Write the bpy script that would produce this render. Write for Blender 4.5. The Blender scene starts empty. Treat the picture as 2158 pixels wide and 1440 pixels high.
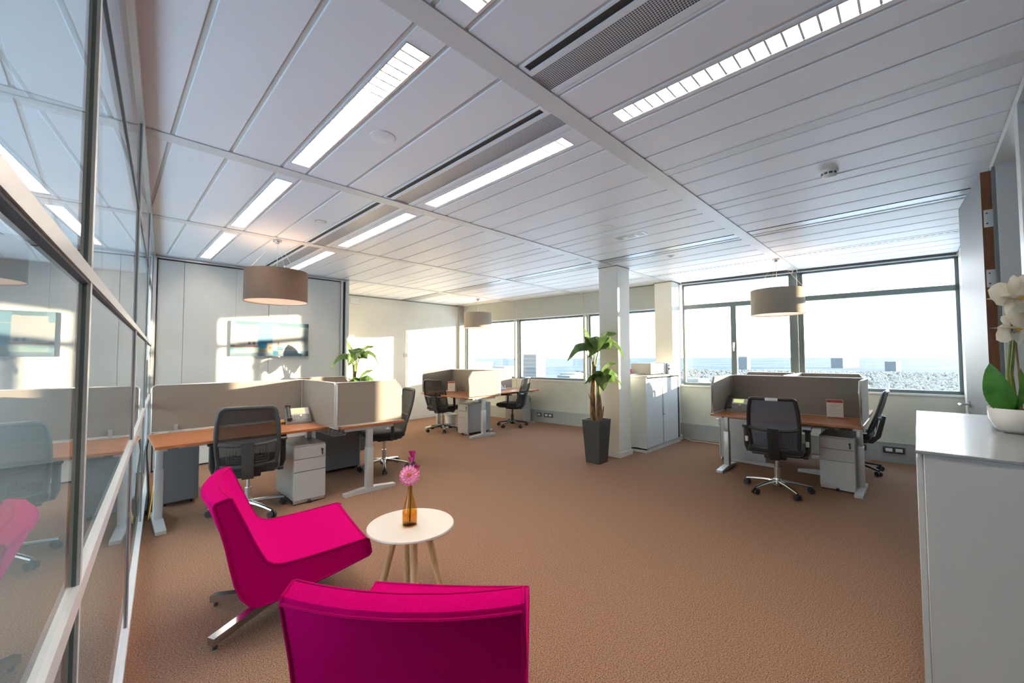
import bpy, bmesh, math, random
from mathutils import Vector, Matrix
random.seed(7)
scn = bpy.context.scene
COL = scn.collection
PI = math.pi
R = math.radians

# ------------------------------------------------------------------ camera
H = 1.43
PITCH, ROLL, YAW = R(2.2), R(-0.2), R(45.13)
cp, sp, cr, sr = math.cos(PITCH), math.sin(PITCH), math.cos(ROLL), math.sin(ROLL)
def to_world(v):
    D2 = (math.cos(YAW), math.sin(YAW)); D1 = (-math.sin(YAW), math.cos(YAW))
    return Vector((v[0]*D2[0]+v[1]*D2[1], v[0]*D1[0]+v[1]*D1[1], v[2]))
_r = Vector((1, 0, 0)); _u = Vector((0, -sp, cp)); _f = Vector((0, cp, sp))
right, up, fwd = to_world(_r*cr+_u*sr), to_world(-_r*sr+_u*cr), to_world(_f)
cam_d = bpy.data.cameras.new('camera'); cam = bpy.data.objects.new('camera', cam_d); COL.objects.link(cam)
m = Matrix((right, up, -fwd)).transposed().to_4x4(); m.translation = Vector((0, 0, H)); cam.matrix_world = m
cam_d.sensor_fit = 'HORIZONTAL'; cam_d.sensor_width = 36.0; cam_d.lens = 36.0*859.0/2158.0
cam_d.clip_start = 0.02; cam_d.clip_end = 60000
scn.camera = cam

# ------------------------------------------------------------------ exposure
vs = scn.view_settings
vs.view_transform = 'Standard'; vs.look = 'None'; vs.gamma = 1.0; vs.exposure = 2.52; vs.use_curve_mapping = False
EMIT = 19.0       # fluorescent tubes
SUN_E = 5.5
scn.cycles.max_bounces = 8; scn.cycles.caustics_reflective = False; scn.cycles.caustics_refractive = False

# ------------------------------------------------------------------ sky
w = bpy.data.worlds.new('sky'); scn.world = w; w.use_nodes = True
nt = w.node_tree; nt.nodes.clear()
tc = nt.nodes.new('ShaderNodeTexCoord'); sx = nt.nodes.new('ShaderNodeSeparateXYZ')
rp = nt.nodes.new('ShaderNodeValToRGB'); bg = nt.nodes.new('ShaderNodeBackground'); wo = nt.nodes.new('ShaderNodeOutputWorld')
nt.links.new(tc.outputs['Generated'], sx.inputs[0]); nt.links.new(sx.outputs['Z'], rp.inputs[0])
nt.links.new(rp.outputs[0], bg.inputs[0]); nt.links.new(bg.outputs[0], wo.inputs[0])
e = rp.color_ramp.elements
e[0].position = 0.0; e[0].color = (0.90, 0.94, 0.97, 1)
e[1].position = 1.0; e[1].color = (0.42, 0.62, 0.95, 1)
x = e.new(0.05); x.color = (0.95, 0.97, 1.0, 1)
x = e.new(0.25); x.color = (0.78, 0.89, 1.0, 1)
bg.inputs[1].default_value = 1.5

# ------------------------------------------------------------------ sun (low, through the window wall)
sd = bpy.data.lights.new('sun', 'SUN'); so = bpy.data.objects.new('sun', sd); COL.objects.link(so)
so.rotation_euler = Vector((-0.781, 0.6247, -0.088)).to_track_quat('-Z', 'Y').to_euler()
sd.energy = SUN_E; sd.angle = R(0.6); sd.color = (1.0, 0.80, 0.55)

# ------------------------------------------------------------------ materials
MATS = {}
def mat(name, col, rough=0.5, metal=0.0, spec=0.5, emit=None, estr=0.0, sheen=0.0, trans=0.0, alpha=1.0):
    if name in MATS: return MATS[name]
    m = bpy.data.materials.new(name); m.use_nodes = True
    b = m.node_tree.nodes['Principled BSDF']
    b.inputs['Base Color'].default_value = (*col, 1); b.inputs['Roughness'].default_value = rough
    b.inputs['Metallic'].default_value = metal; b.inputs['Specular IOR Level'].default_value = spec
    b.inputs['Sheen Weight'].default_value = sheen; b.inputs['Transmission Weight'].default_value = trans
    if emit: b.inputs['Emission Color'].default_value = (*emit, 1); b.inputs['Emission Strength'].default_value = estr
    MATS[name] = m
    return m
def nodes(m): return m.node_tree.nodes, m.node_tree.links, m.node_tree.nodes['Principled BSDF']
def noisy(name, c1, c2, scale, rough=0.6, bump=0.0, stretch=(1, 1, 1), detail=3.0, lo=0.35, hi=0.65, metal=0.0, sheen=0.0, spec=0.5, dist=0.002):
    if name in MATS: return MATS[name]
    m = mat(name, c1, rough, metal, spec, sheen=sheen); n, l, b = nodes(m)
    t = n.new('ShaderNodeTexCoord'); mp = n.new('ShaderNodeMapping'); mp.inputs['Scale'].default_value = stretch
    ns = n.new('ShaderNodeTexNoise'); ns.inputs['Scale'].default_value = scale; ns.inputs['Detail'].default_value = detail
    cr_ = n.new('ShaderNodeValToRGB'); cr_.color_ramp.elements[0].position = lo; cr_.color_ramp.elements[1].position = hi
    cr_.color_ramp.elements[0].color = (*c1, 1); cr_.color_ramp.elements[1].color = (*c2, 1)
    l.new(t.outputs['Object'], mp.inputs[0]); l.new(mp.outputs[0], ns.inputs['Vector']); l.new(ns.outputs['Fac'], cr_.inputs[0])
    l.new(cr_.outputs[0], b.inputs['Base Color'])
    if bump:
        bp = n.new('ShaderNodeBump'); bp.inputs['Strength'].default_value = bump; bp.inputs['Distance'].default_value = dist
        l.new(ns.outputs['Fac'], bp.inputs['Height']); l.new(bp.outputs[0], b.inputs['Normal'])
    return m
def glass(name, tint, ior=1.5, rough=0.0):
    m = bpy.data.materials.new(name); m.use_nodes = True; n, l = m.node_tree.nodes, m.node_tree.links
    n.clear(); o = n.new('ShaderNodeOutputMaterial'); mx = n.new('ShaderNodeMixShader')
    tr = n.new('ShaderNodeBsdfTransparent'); tr.inputs[0].default_value = (*tint, 1)
    gl = n.new('ShaderNodeBsdfGlossy'); gl.inputs['Roughness'].default_value = rough; gl.inputs[0].default_value = (1, 1, 1, 1)
    fr = n.new('ShaderNodeFresnel'); fr.inputs[0].default_value = ior
    ge = n.new('ShaderNodeNewGeometry'); iv = n.new('ShaderNodeMath'); iv.operation = 'SUBTRACT'; iv.inputs[0].default_value = 1.0
    ml_ = n.new('ShaderNodeMath'); ml_.operation = 'MULTIPLY'      # only the entry face of a pane mirrors
    l.new(ge.outputs['Backfacing'], iv.inputs[1]); l.new(fr.outputs[0], ml_.inputs[0]); l.new(iv.outputs[0], ml_.inputs[1])
    l.new(ml_.outputs[0], mx.inputs[0]); l.new(tr.outputs[0], mx.inputs[1]); l.new(gl.outputs[0], mx.inputs[2]); l.new(mx.outputs[0], o.inputs[0])
    MATS[name] = m
    return m
CARPET = noisy('carpet', (0.10, 0.052, 0.032), (0.42, 0.25, 0.165), 170, 0.95, 0.0, detail=4, lo=0.33, hi=0.68, spec=0.1)
WALLW = noisy('wall_white', (0.78, 0.765, 0.69), (0.81, 0.795, 0.72), 3, 0.55, spec=0.3)
PANELW = noisy('partition_panel', (0.56, 0.57, 0.54), (0.60, 0.61, 0.58), 2, 0.38, spec=0.4)
CEIL = noisy('ceiling_plank', (0.80, 0.835, 0.87), (0.82, 0.855, 0.89), 2, 0.45, spec=0.35)
JOINT = mat('ceiling_joint', (0.60, 0.60, 0.56), 0.5)
BEAMM = mat('ceiling_beam', (0.66, 0.68, 0.68), 0.4)
DARK = mat('shadow_gap', (0.03, 0.033, 0.035), 0.6)
ALU = mat('aluminium', (0.62, 0.63, 0.64), 0.33, 0.85)
ALUP = mat('aluminium_painted', (0.60, 0.61, 0.60), 0.35, 0.25)
GRAIL = mat('glazing_profile', (0.66, 0.67, 0.67), 0.3, 0.15)
CHROME = mat('chrome', (0.55, 0.56, 0.58), 0.16, 1.0)
STEEL = mat('brushed_steel', (0.55, 0.55, 0.55), 0.28, 0.9)
FRAME = mat('window_frame', (0.15, 0.19, 0.19), 0.4)
MULL = mat('mullion_cover', (0.50, 0.51, 0.46), 0.5)
SPAN = noisy('spandrel', (0.60, 0.63, 0.56), (0.63, 0.66, 0.59), 4, 0.5)
SKIRT = mat('skirting_duct', (0.42, 0.45, 0.44), 0.45)
HEADER = mat('header_panel', (0.44, 0.455, 0.41), 0.5)
GLASSW = glass('partition_glass', (0.88, 0.92, 0.91), 1.7)
GLASSO = glass('window_glass', (0.97, 0.985, 0.985), 1.4)
WOOD = noisy('desk_wood', (0.30, 0.098, 0.034), (0.46, 0.18, 0.066), 6, 0.33, stretch=(1.2, 14, 14), detail=5, lo=0.3, hi=0.7)
SCREEN = noisy('screen_fabric', (0.25, 0.215, 0.18), (0.285, 0.245, 0.205), 260, 0.85, 0.12, sheen=0.2, spec=0.2)
SEDGE = mat('screen_edge', (0.62, 0.62, 0.60), 0.35, 0.5)
LEGM = mat('desk_leg_paint', (0.50, 0.51, 0.51), 0.35, 0.3)
PEDF = mat('pedestal_paint', (0.44, 0.44, 0.43), 0.42, 0.1)
PEDS = mat('pedestal_side', (0.35, 0.36, 0.36), 0.3, 0.45)
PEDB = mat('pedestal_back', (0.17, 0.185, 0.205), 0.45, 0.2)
BLACK = mat('black_plastic', (0.022, 0.023, 0.024), 0.42)
BLACKF = noisy('black_fabric', (0.014, 0.014, 0.015), (0.03, 0.03, 0.031), 300, 0.9, 0.2, sheen=0.3, spec=0.2)
GREYP = mat('grey_plastic', (0.05, 0.056, 0.058), 0.4)
MAG = noisy('magenta_wool', (0.46, 0.0005, 0.115), (0.53, 0.001, 0.14), 160, 0.95, 0.1, spec=0.02)
MAGP = mat('magenta_piping', (0.42, 0.0008, 0.11), 0.9, spec=.05)
TABLEW = mat('table_white', (0.60, 0.565, 0.52), 0.42)
BIRCH = noisy('birch_leg', (0.58, 0.37, 0.19), (0.70, 0.48, 0.27), 8, 0.5, stretch=(9, 9, 1))
LAMPSH = noisy('lamp_shade_taupe', (0.15, 0.10, 0.07), (0.18, 0.12, 0.085), 200, 0.85, spec=0.2)
LAMPIN = mat('lamp_shade_lining', (0.86, 0.72, 0.58), 0.8)
PLANTER = mat('planter_anthracite', (0.048, 0.052, 0.052), 0.38)
SOIL = noisy('soil', (0.05, 0.025, 0.015), (0.16, 0.08, 0.045), 60, 0.95, 0.8, dist=0.01)
TRUNK = noisy('plant_trunk', (0.12, 0.065, 0.03), (0.38, 0.23, 0.11), 14, 0.85, 0.8, stretch=(3, 3, 0.7), dist=0.01)
CABW = noisy('cabinet_white', (0.42, 0.425, 0.425), (0.44, 0.445, 0.445), 2, 0.3)
CABT = mat('cabinet_top', (0.22, 0.24, 0.25), 0.2, spec=.2)
TAMB = mat('tambour_grey', (0.72, 0.80, 0.83), 0.45)
TAMBB = mat('tambour_body', (0.62, 0.66, 0.63), 0.45)
DOORW = mat('door_laminate', (0.20, 0.225, 0.235), 0.45, spec=.3)
DOORE = noisy('door_edge_wood', (0.17, 0.062, 0.025), (0.23, 0.09, 0.038), 10, 0.5, stretch=(6, 6, 0.6))
WHITEP = mat('white_plastic', (0.80, 0.80, 0.78), 0.4)
CERAM = mat('white_ceramic', (0.80, 0.77, 0.72), 0.12)
TUBE = mat('tube_light', (1, 1, 1), 0.5, emit=(1.0, 0.90, 0.79), estr=EMIT)
LUMREF = mat('luminaire_reflector', (0.86, 0.80, 0.72), 0.25, 0.3)
DLIGHT = mat('downlight_lens', (1, 1, 1), 0.5, emit=(1.0, 0.86, 0.66), estr=9.0)

# leaf material with translucency
def leafmat(name, c1, c2):
    m = bpy.data.materials.new(name); m.use_nodes = True; n, l = m.node_tree.nodes, m.node_tree.links
    b = n['Principled BSDF']; b.inputs['Roughness'].default_value = 0.38
    o = n['Material Output']
    t = n.new('ShaderNodeTexCoord'); wv = n.new('ShaderNodeTexNoise'); wv.inputs['Scale'].default_value = 14
    cr_ = n.new('ShaderNodeValToRGB'); cr_.color_ramp.elements[0].color = (*c1, 1); cr_.color_ramp.elements[1].color = (*c2, 1)
    cr_.color_ramp.elements[0].position = .35; cr_.color_ramp.elements[1].position = .7
    l.new(t.outputs['Object'], wv.inputs['Vector']); l.new(wv.outputs['Fac'], cr_.inputs[0]); l.new(cr_.outputs[0], b.inputs['Base Color'])
    tl = n.new('ShaderNodeBsdfTranslucent'); l.new(cr_.outputs[0], tl.inputs[0])
    mx = n.new('ShaderNodeMixShader'); mx.inputs[0].default_value = 0.35
    l.new(b.outputs[0], mx.inputs[1]); l.new(tl.outputs[0], mx.inputs[2]); l.new(mx.outputs[0], o.inputs[0])
    MATS[name] = m
    return m
LEAF = leafmat('banana_leaf', (0.075, 0.15, 0.04), (0.15, 0.25, 0.075))
STEM = leafmat('green_stem', (0.16, 0.24, 0.05), (0.34, 0.38, 0.10))
OLEAF = leafmat('orchid_leaf', (0.045, 0.17, 0.03), (0.10, 0.30, 0.05))
PETAL = leafmat('orchid_petal', (0.82, 0.78, 0.66), (0.90, 0.87, 0.80))
# office chair mesh: woven, partly see-through
def meshmat(name, col, openness):
    m = bpy.data.materials.new(name); m.use_nodes = True; n, l = m.node_tree.nodes, m.node_tree.links
    b = n['Principled BSDF']; b.inputs['Base Color'].default_value = (*col, 1); b.inputs['Roughness'].default_value = .6
    tr = n.new('ShaderNodeBsdfTransparent'); mx = n.new('ShaderNodeMixShader'); mx.inputs[0].default_value = openness
    l.new(b.outputs[0], mx.inputs[1]); l.new(tr.outputs[0], mx.inputs[2]); l.new(mx.outputs[0], n['Material Output'].inputs[0])
    MATS[name] = m
    return m
CHMESH = meshmat('chair_mesh_black', (0.012, 0.012, 0.012), 0.13)
CHMESH2 = meshmat('chair_mesh_blue', (0.085, 0.10, 0.14), 0.18)
# perforated metal for ceiling grille
def perf():
    m = mat('perforated_metal', (0.6, 0.62, 0.65), 0.4, 0.2); n, l, b = nodes(m)
    t = n.new('ShaderNodeTexCoord'); v = n.new('ShaderNodeTexVoronoi'); v.voronoi_dimensions = '2D'; v.inputs['Scale'].default_value = 95; v.inputs['Randomness'].default_value = 0.0
    c = n.new('ShaderNodeValToRGB'); c.color_ramp.interpolation = 'LINEAR'
    c.color_ramp.elements[0].position = .34; c.color_ramp.elements[0].color = (.05, .055, .065, 1); c.color_ramp.elements[1].position = .42; c.color_ramp.elements[1].color = (.62, .64, .67, 1)
    l.new(t.outputs['Object'], v.inputs['Vector']); l.new(v.outputs['Distance'], c.inputs[0]); l.new(c.outputs[0], b.inputs['Base Color'])
    return m
PERF = perf()

# ------------------------------------------------------------------ mesh builder
class MB:
    def __init__(s): s.v = []; s.f = []; s.sm = []
    def add(s, vs_, fs_, smooth=False):
        o = len(s.v); s.v += [tuple(p) for p in vs_]
        for f in fs_: s.f.append(tuple(i+o for i in f)); s.sm.append(smooth)
        return s
    def box(s, x0, y0, z0, x1, y1, z1):
        return s.add([(x0, y0, z0), (x1, y0, z0), (x1, y1, z0), (x0, y1, z0), (x0, y0, z1), (x1, y0, z1), (x1, y1, z1), (x0, y1, z1)],
                     [(0, 3, 2, 1), (4, 5, 6, 7), (0, 1, 5, 4), (1, 2, 6, 5), (2, 3, 7, 6), (3, 0, 4, 7)])
    def cbox(s, c, d): return s.box(c[0]-d[0]/2, c[1]-d[1]/2, c[2]-d[2]/2, c[0]+d[0]/2, c[1]+d[1]/2, c[2]+d[2]/2)
    def rbox(s, c, d, b=0.01, seg=2, mtx=None):
        bm = bmesh.new(); bmesh.ops.create_cube(bm, size=1.0); bmesh.ops.scale(bm, vec=Vector(d), verts=bm.verts)
        bmesh.ops.bevel(bm, geom=bm.edges[:]+bm.verts[:], offset=b, segments=seg, affect='EDGES', profile=0.5)
        bm.normal_update(); bm.verts.index_update()
        vs_ = [((mtx @ v.co) if mtx else v.co)+Vector(c) for v in bm.verts]
        s.add(vs_, [[v.index for v in f.verts] for f in bm.faces], True); bm.free(); return s
    def prism(s, poly, axis, a0, a1, smooth=False):
        # poly: 2D points in the plane perpendicular to axis (0:x -> (y,z); 1:y -> (x,z); 2:z -> (x,y))
        def P(p, a): return {0: (a, p[0], p[1]), 1: (p[0], a, p[1]), 2: (p[0], p[1], a)}[axis]
        n = len(poly); vs_ = [P(p, a0) for p in poly]+[P(p, a1) for p in poly]
        fs_ = [tuple(range(n))[::-1], tuple(range(n, 2*n))]+[(i, (i+1) % n, n+(i+1) % n, n+i) for i in range(n)]
        return s.add(vs_, fs_, smooth)
    def lathe(s, prof, n=24, c=(0, 0, 0), smooth=True, cap=True):
        vs_ = []; fs_ = []
        for r, z in prof:
            for i in range(n): a = 2*PI*i/n; vs_.append((c[0]+r*math.cos(a), c[1]+r*math.sin(a), c[2]+z))
        for k in range(len(prof)-1):
            for i in range(n): j = (i+1) % n; fs_.append((k*n+i, k*n+j, (k+1)*n+j, (k+1)*n+i))
        if cap: fs_.append(tuple(range(n))[::-1]); fs_.append(tuple(range((len(prof)-1)*n, len(prof)*n)))
        return s.add(vs_, fs_, smooth)
    def tube(s, pts, r, n=8, closed=False, cap=True, flat=1.0):
        pts = [Vector(p) for p in pts]; k = len(pts); rs = r if isinstance(r, (list, tuple)) else [r]*k
        vs_ = []; fs_ = []; up_ = None
        for i, p in enumerate(pts):
            t = (pts[(i+1) % k]-pts[i-1]) if closed else (pts[min(i+1, k-1)]-pts[max(i-1, 0)])
            t.normalize()
            if up_ is None:
                up_ = Vector((0, 0, 1)) if abs(t.z) < .9 else Vector((1, 0, 0))
            a = t.cross(up_); a.normalize(); b = a.cross(t); b.normalize(); up_ = b
            for j in range(n):
                q = 2*PI*j/n; vs_.append(p+a*math.cos(q)*rs[i]+b*math.sin(q)*rs[i]*flat)
        rng = k if closed else k-1
        for i in range(rng):
            for j in range(n):
                i2 = (i+1) % k; j2 = (j+1) % n; fs_.append((i*n+j, i*n+j2, i2*n+j2, i2*n+j))
        if cap and not closed: fs_.append(tuple(range(n))[::-1]); fs_.append(tuple(range((k-1)*n, k*n)))
        return s.add(vs_, fs_, True)
    def cyl(s, p0, p1, r0, r1=None, n=12): return s.tube([p0, p1], [r0, r0 if r1 is None else r1], n)
    def grid(s, fn, nu, nv, smooth=True):
        vs_ = [fn(i/nu, j/nv) for j in range(nv+1) for i in range(nu+1)]
        fs_ = [(j*(nu+1)+i, j*(nu+1)+i+1, (j+1)*(nu+1)+i+1, (j+1)*(nu+1)+i) for j in range(nv) for i in range(nu)]
        return s.add(vs_, fs_, smooth)
    def mesh(s, name):
        me = bpy.data.meshes.new(name); me.from_pydata(s.v, [], s.f); me.update()
        me.polygons.foreach_set('use_smooth', s.sm)
        bm = bmesh.new(); bm.from_mesh(me); bmesh.ops.recalc_face_normals(bm, faces=bm.faces); bm.to_mesh(me); bm.free()
        try: me.set_sharp_from_angle(angle=R(42))
        except Exception: pass
        return me
def link(name, me, material=None, parent=None, loc=None, rz=None):
    o = bpy.data.objects.new(name, me); COL.objects.link(o)
    if material and me is not None and not me.materials: me.materials.append(material)
    if parent: o.parent = parent
    if loc: o.location = loc
    if rz is not None: o.rotation_euler[2] = rz
    return o
def obj(name, mb, material, parent=None, loc=None, rz=None): return link(name, mb.mesh(name), material, parent, loc, rz)
def tag(o, label=None, cat=None, group=None, kind=None):
    if label: o['label'] = label
    if cat: o['category'] = cat
    if group: o['group'] = group
    if kind: o['kind'] = kind
    return o
def thing(name, label, cat, loc=(0, 0, 0), rz=0.0, group=None):
    o = bpy.data.objects.new(name, None); COL.objects.link(o); o.location = loc; o.rotation_euler[2] = rz
    o.empty_display_size = .1
    return tag(o, label, cat, group)
def struct(name, mb, material, label=None, loc=None, rz=None, parent=None):
    o = obj(name, mb, material, parent, loc, rz)
    if parent is None: o['kind'] = 'structure'
    if label: o['label'] = label
    return o
def dup(root, loc, rz, label, scale=None):
    r = root.copy(); COL.objects.link(r); r.location = loc; r.rotation_euler[2] = rz; r['label'] = label
    if scale: r.scale = scale
    for ch in list(root.children):
        c = ch.copy(); COL.objects.link(c); c.parent = r
        for g in list(ch.children):
            d = g.copy(); COL.objects.link(d); d.parent = c
    return r

# ================================================================== STRUCTURE
ZC = 2.75
YB, YP, YR = 8.35, 6.85, -0.40        # far wall, painting wall, right-hand partition
GS, GC = 0.0805, -0.118               # glass wall: x = GC + GS*y
GA = -math.atan(GS)
WA = math.atan(0.12); WX = 7.68       # window wall: x = WX - 0.12*y
flr = MB(); flr.add([(GC-.02+GS*-.46, -.46, 0), (7.9, -.46, 0), (7.9, 8.6, 0), (GC-.02+GS*8.6, 8.6, 0)]+[(GC-.02+GS*-.46, -.46, -.08), (7.9, -.46, -.08), (7.9, 8.6, -.08), (GC-.02+GS*8.6, 8.6, -.08)], [(0, 1, 2, 3), (4, 7, 6, 5), (0, 4, 5, 1), (1, 5, 6, 2), (2, 6, 7, 3), (3, 7, 4, 0)])
flc = MB(); flc.add([(-2, -.46, -.002), (GC-.02+GS*-.46, -.46, -.002), (GC-.02+GS*8.6, 8.6, -.002), (-2, 8.6, -.002)], [(0, 1, 2, 3)])
struct('floor_corridor', flc, mat('corridor_floor', (.17, .155, .13), .6), 'pale corridor floor beyond the glass')
struct('floor', flr, CARPET, 'brown speckled carpet floor')
struct('floor_adjoining', MB().box(-2.0, -2.4, -0.08, 7.9, -0.46, 0.0), mat('adjoining_carpet', (.16, .12, .10), .9), 'pale floor of the adjoining room')

# ---- ceiling: slab with planks, beams as children
slab = MB().box(-2.6, -2.45, ZC+.10, 8.1, 8.6, ZC+.16)
for a, b in ((-2.6, .862), (.984, 1.914), (2.036, 8.1)): slab.box(a, -2.45, ZC+.007, b, 8.6, ZC+.09)
for a, b in ((.862, .984), (1.914, 2.036)):
    for c, d in ((-2.45, -.40), (1.22, 1.40), (3.02, 3.22), (4.86, 5.08), (6.68, 8.6)): slab.box(a, c, ZC+.007, b, d, ZC+.09)
ceil = struct('ceiling', slab, JOINT, 'white metal plank ceiling with cross beams')
beams = [-0.53, 1.31, 3.135, 4.98, 6.82]
rows = [(-0.395, 1.255), (1.365, 3.08), (3.19, 4.925), (5.035, 6.765), (6.875, 8.345)]
J = [-1.84, -1.54, -1.24, -0.94, -0.64, -0.34, -0.04, 0.26, 0.55, 0.843, 1.003, 1.302, 1.595, 1.88, 2.075, 2.23, 2.52, 2.80, 3.12, 3.42, 3.72, 3.88, 4.175, 4.50, 4.80, 5.08, 5.39, 5.69, 5.99, 6.29, 6.45, 6.75, 7.05, 7.35, 7.66]
plank_cache = {}
def plank(x0, x1, y0, y1, gap=0.011):
    k = (round(x1-x0, 4), round(y1-y0, 4))
    if k not in plank_cache:
        w_, l_ = x1-x0-2*gap, y1-y0-0.004
        mb = MB(); b = 0.003
        mb.add([(0, 0, .0068), (w_, 0, .0068), (w_, l_, .0068), (0, l_, .0068), (0, 0, b), (w_, 0, b), (w_, l_, b), (0, l_, b),
                (b, 0, 0), (w_-b, 0, 0), (w_-b, l_, 0), (b, l_, 0)],
               [(0, 1, 2, 3), (0, 4, 5, 1), (1, 5, 6, 2), (2, 6, 7, 3), (3, 7, 4, 0), (4, 8, 9, 5), (6, 10, 11, 7), (5, 9, 10, 6), (7, 11, 8, 4), (8, 11, 10, 9)])
        plank_cache[k] = mb.mesh('ceiling_plank'); plank_cache[k].materials.append(CEIL)
    return link('ceiling_plank', plank_cache[k], None, ceil, (x0+gap, y0+0.002, ZC))
def wallx(y): return WX-0.12*y-0.03
for ri, (y0, y1) in enumerate(rows):
    for a, b in zip(J[:-1], J[1:]):
        if a > wallx(y1)-0.02: continue
        if b > wallx(y0): b = min(b, wallx(y0))
        if b-a < 0.06: continue
        if (a, b) == (4.80, 5.08): continue                       # slot diffuser
        if (a, b) == (6.29, 6.45): continue                       # linear outlet by the window
        if ri in (0, 1, 2, 3) and (a, b) in ((0.843, 1.003), (1.88, 2.075)): continue
        if ri == 0 and (a, b) == (1.302, 1.595): continue
        if ri in (1, 2, 3) and (a, b) == (1.595, 1.88): continue
        if ri == 0 and (a, b) == (2.80, 3.12):
            plank(2.885, b, y0, y1); continue
        plank(a, b, y0, y1)
for yb in beams:
    obj('ceiling_beam', MB().box(-1.9, yb-.055, ZC-.006, wallx(yb), yb+.055, ZC+.025), BEAMM, ceil)
obj('ceiling_track', MB().box(2.785, -0.395, ZC-.003, 2.875, 1.255, ZC+.025), BEAMM, ceil)
struct('ceiling_adjoining', MB().box(-2.6, -2.4, ZC-.001, 8.05, -0.46, ZC+.02), CEIL, 'plain white ceiling of the adjoining room')

# luminaires
blade_me = MB().prism([(-.0045, .0), (.0045, .0), (.004, .007), (.001, .034), (-.001, .034), (-.004, .007)], 0, -.054, .054).mesh('louver_blade'); blade_me.materials.append(mat('louver_metal', (.62, .60, .58), .35, .3))
lum_n = 0
def luminaire(xc, y0, y1, label, wide=0.118, tray=(0.843, 1.003), row=None):
    t = thing('ceiling_luminaire', label, 'ceiling light', (xc, (y0+y1)/2, ZC), 0, 'recessed louvred luminaires')
    L = (y1-y0)/2; W = wide/2
    mb = MB()   # tray plate round the opening
    a0, a1 = tray[0]+.011-xc, tray[1]-.011-xc; r0, r1 = row[0]+.002-(y0+y1)/2, row[1]-.002-(y0+y1)/2
    mb.box(a0, r0, 0, -W, r1, .0065); mb.box(W, r0, 0, a1, r1, .0065); mb.box(-W, r0, 0, W, -L, .0065); mb.box(-W, L, 0, W, r1, .0065)
    obj('tray', mb, CEIL, t)
    mb = MB(); g = .004
    mb.box(-W, -L, -.003, -W+g, L, .02); mb.box(W-g, -L, -.003, W, L, .02); mb.box(-W, -L, -.003, W, -L+g, .02); mb.box(-W, L-g, -.003, W, L, .02)
    obj('rim', mb, ALU, t)
    mb = MB()
    mb.add([(-W, -L, .0), (-W, L, .0), (-W, L, .085), (-W, -L, .085), (W, -L, .0), (W, L, .0), (W, L, .085), (W, -L, .085)],
           [(0, 1, 2, 3), (4, 7, 6, 5), (3, 2, 6, 7), (0, 3, 7, 4), (1, 5, 6, 2)])
    obj('reflector', mb, LUMREF, t)
    obj('tube', MB().cyl((0, -L+.03, .055), (0, L-.03, .055), .018, n=10), TUBE, t)
    n = int((y1-y0)/.058)
    for i in range(1, n):
        link('louver_blade', blade_me, None, t, (0, -L+i*(2*L/n), 0))
T1, T2 = (0.843, 1.003), (1.88, 2.075)
luminaire(0.923, -0.33, 1.16, 'louvred ceiling light cut off by the top edge of the picture', tray=T1, row=rows[0])
luminaire(0.923, 1.475, 2.955, 'brightest long louvred ceiling light left of the round ceiling speaker', tray=T1, row=rows[1])
luminaire(0.923, 3.30, 4.79, 'middle louvred light of the left row, above the phone desk', tray=T1, row=rows[2])
luminaire(0.923, 5.13, 6.60, 'farthest louvred light of the left row beside the brown pendant lamp', tray=T1, row=rows[3])
luminaire(1.975, -0.36, 1.135, 'long louvred ceiling light near the top right corner', tray=T2, row=rows[0])
luminaire(1.975, 1.475, 2.96, 'louvred ceiling light beside the perforated grille in mid ceiling', tray=T2, row=rows[1])
luminaire(1.975, 3.27, 4.79, 'louvred ceiling light beyond the second cross beam, right row', tray=T2, row=rows[2])
luminaire(1.975, 5.15, 6.55, 'farthest louvred light of the right row, above the brown pendant lamp', tray=T2, row=rows[3])

# air grilles along the planks
def grille(x0, y0, y1, label):
    t = thing('air_grille', label, 'air vent', (x0, y0, ZC), 0, 'perforated ceiling grilles')
    L = y1-y0
    obj('slot', MB().box(.012, .02, .004, .055, L-.02, .0068), DARK, t)
    mb = MB(); mb.box(0, 0, -.002, .012, L, .021); mb.box(.055, 0, -.002, .085, L, .021); mb.box(.225, 0, -.002, .262, L, .021); mb.box(.012, 0, -.002, .055, .02, .021); mb.box(.012, L-.02, -.002, .055, L, .021)
    mb.box(.266, 0, -.002, .28, L, .021)
    obj('frame', mb, CEIL, t)
    obj('perforated_plate', MB().add([(.085, 0, .001), (.085, L, .001), (.155, L, .0055), (.155, 0, .0055), (.225, L, .001), (.225, 0, .001)], [(0, 1, 2, 3), (3, 2, 4, 5)], True), PERF, t)
    obj('seam', MB().box(.262, 0, .003, .266, L, .0068), DARK, t)
grille(1.307, -0.39, 1.25, 'perforated metal ceiling grille at the top edge of the picture')
grille(1.598, 1.37, 3.075, 'perforated metal ceiling grille beside the lit louvre in mid ceiling')
grille(1.598, 3.195, 4.92, 'ceiling grille between the second and third cross beams')
grille(1.598, 5.04, 6.76, 'farthest ceiling grille with dark slot, behind the brown pendant')
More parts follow.
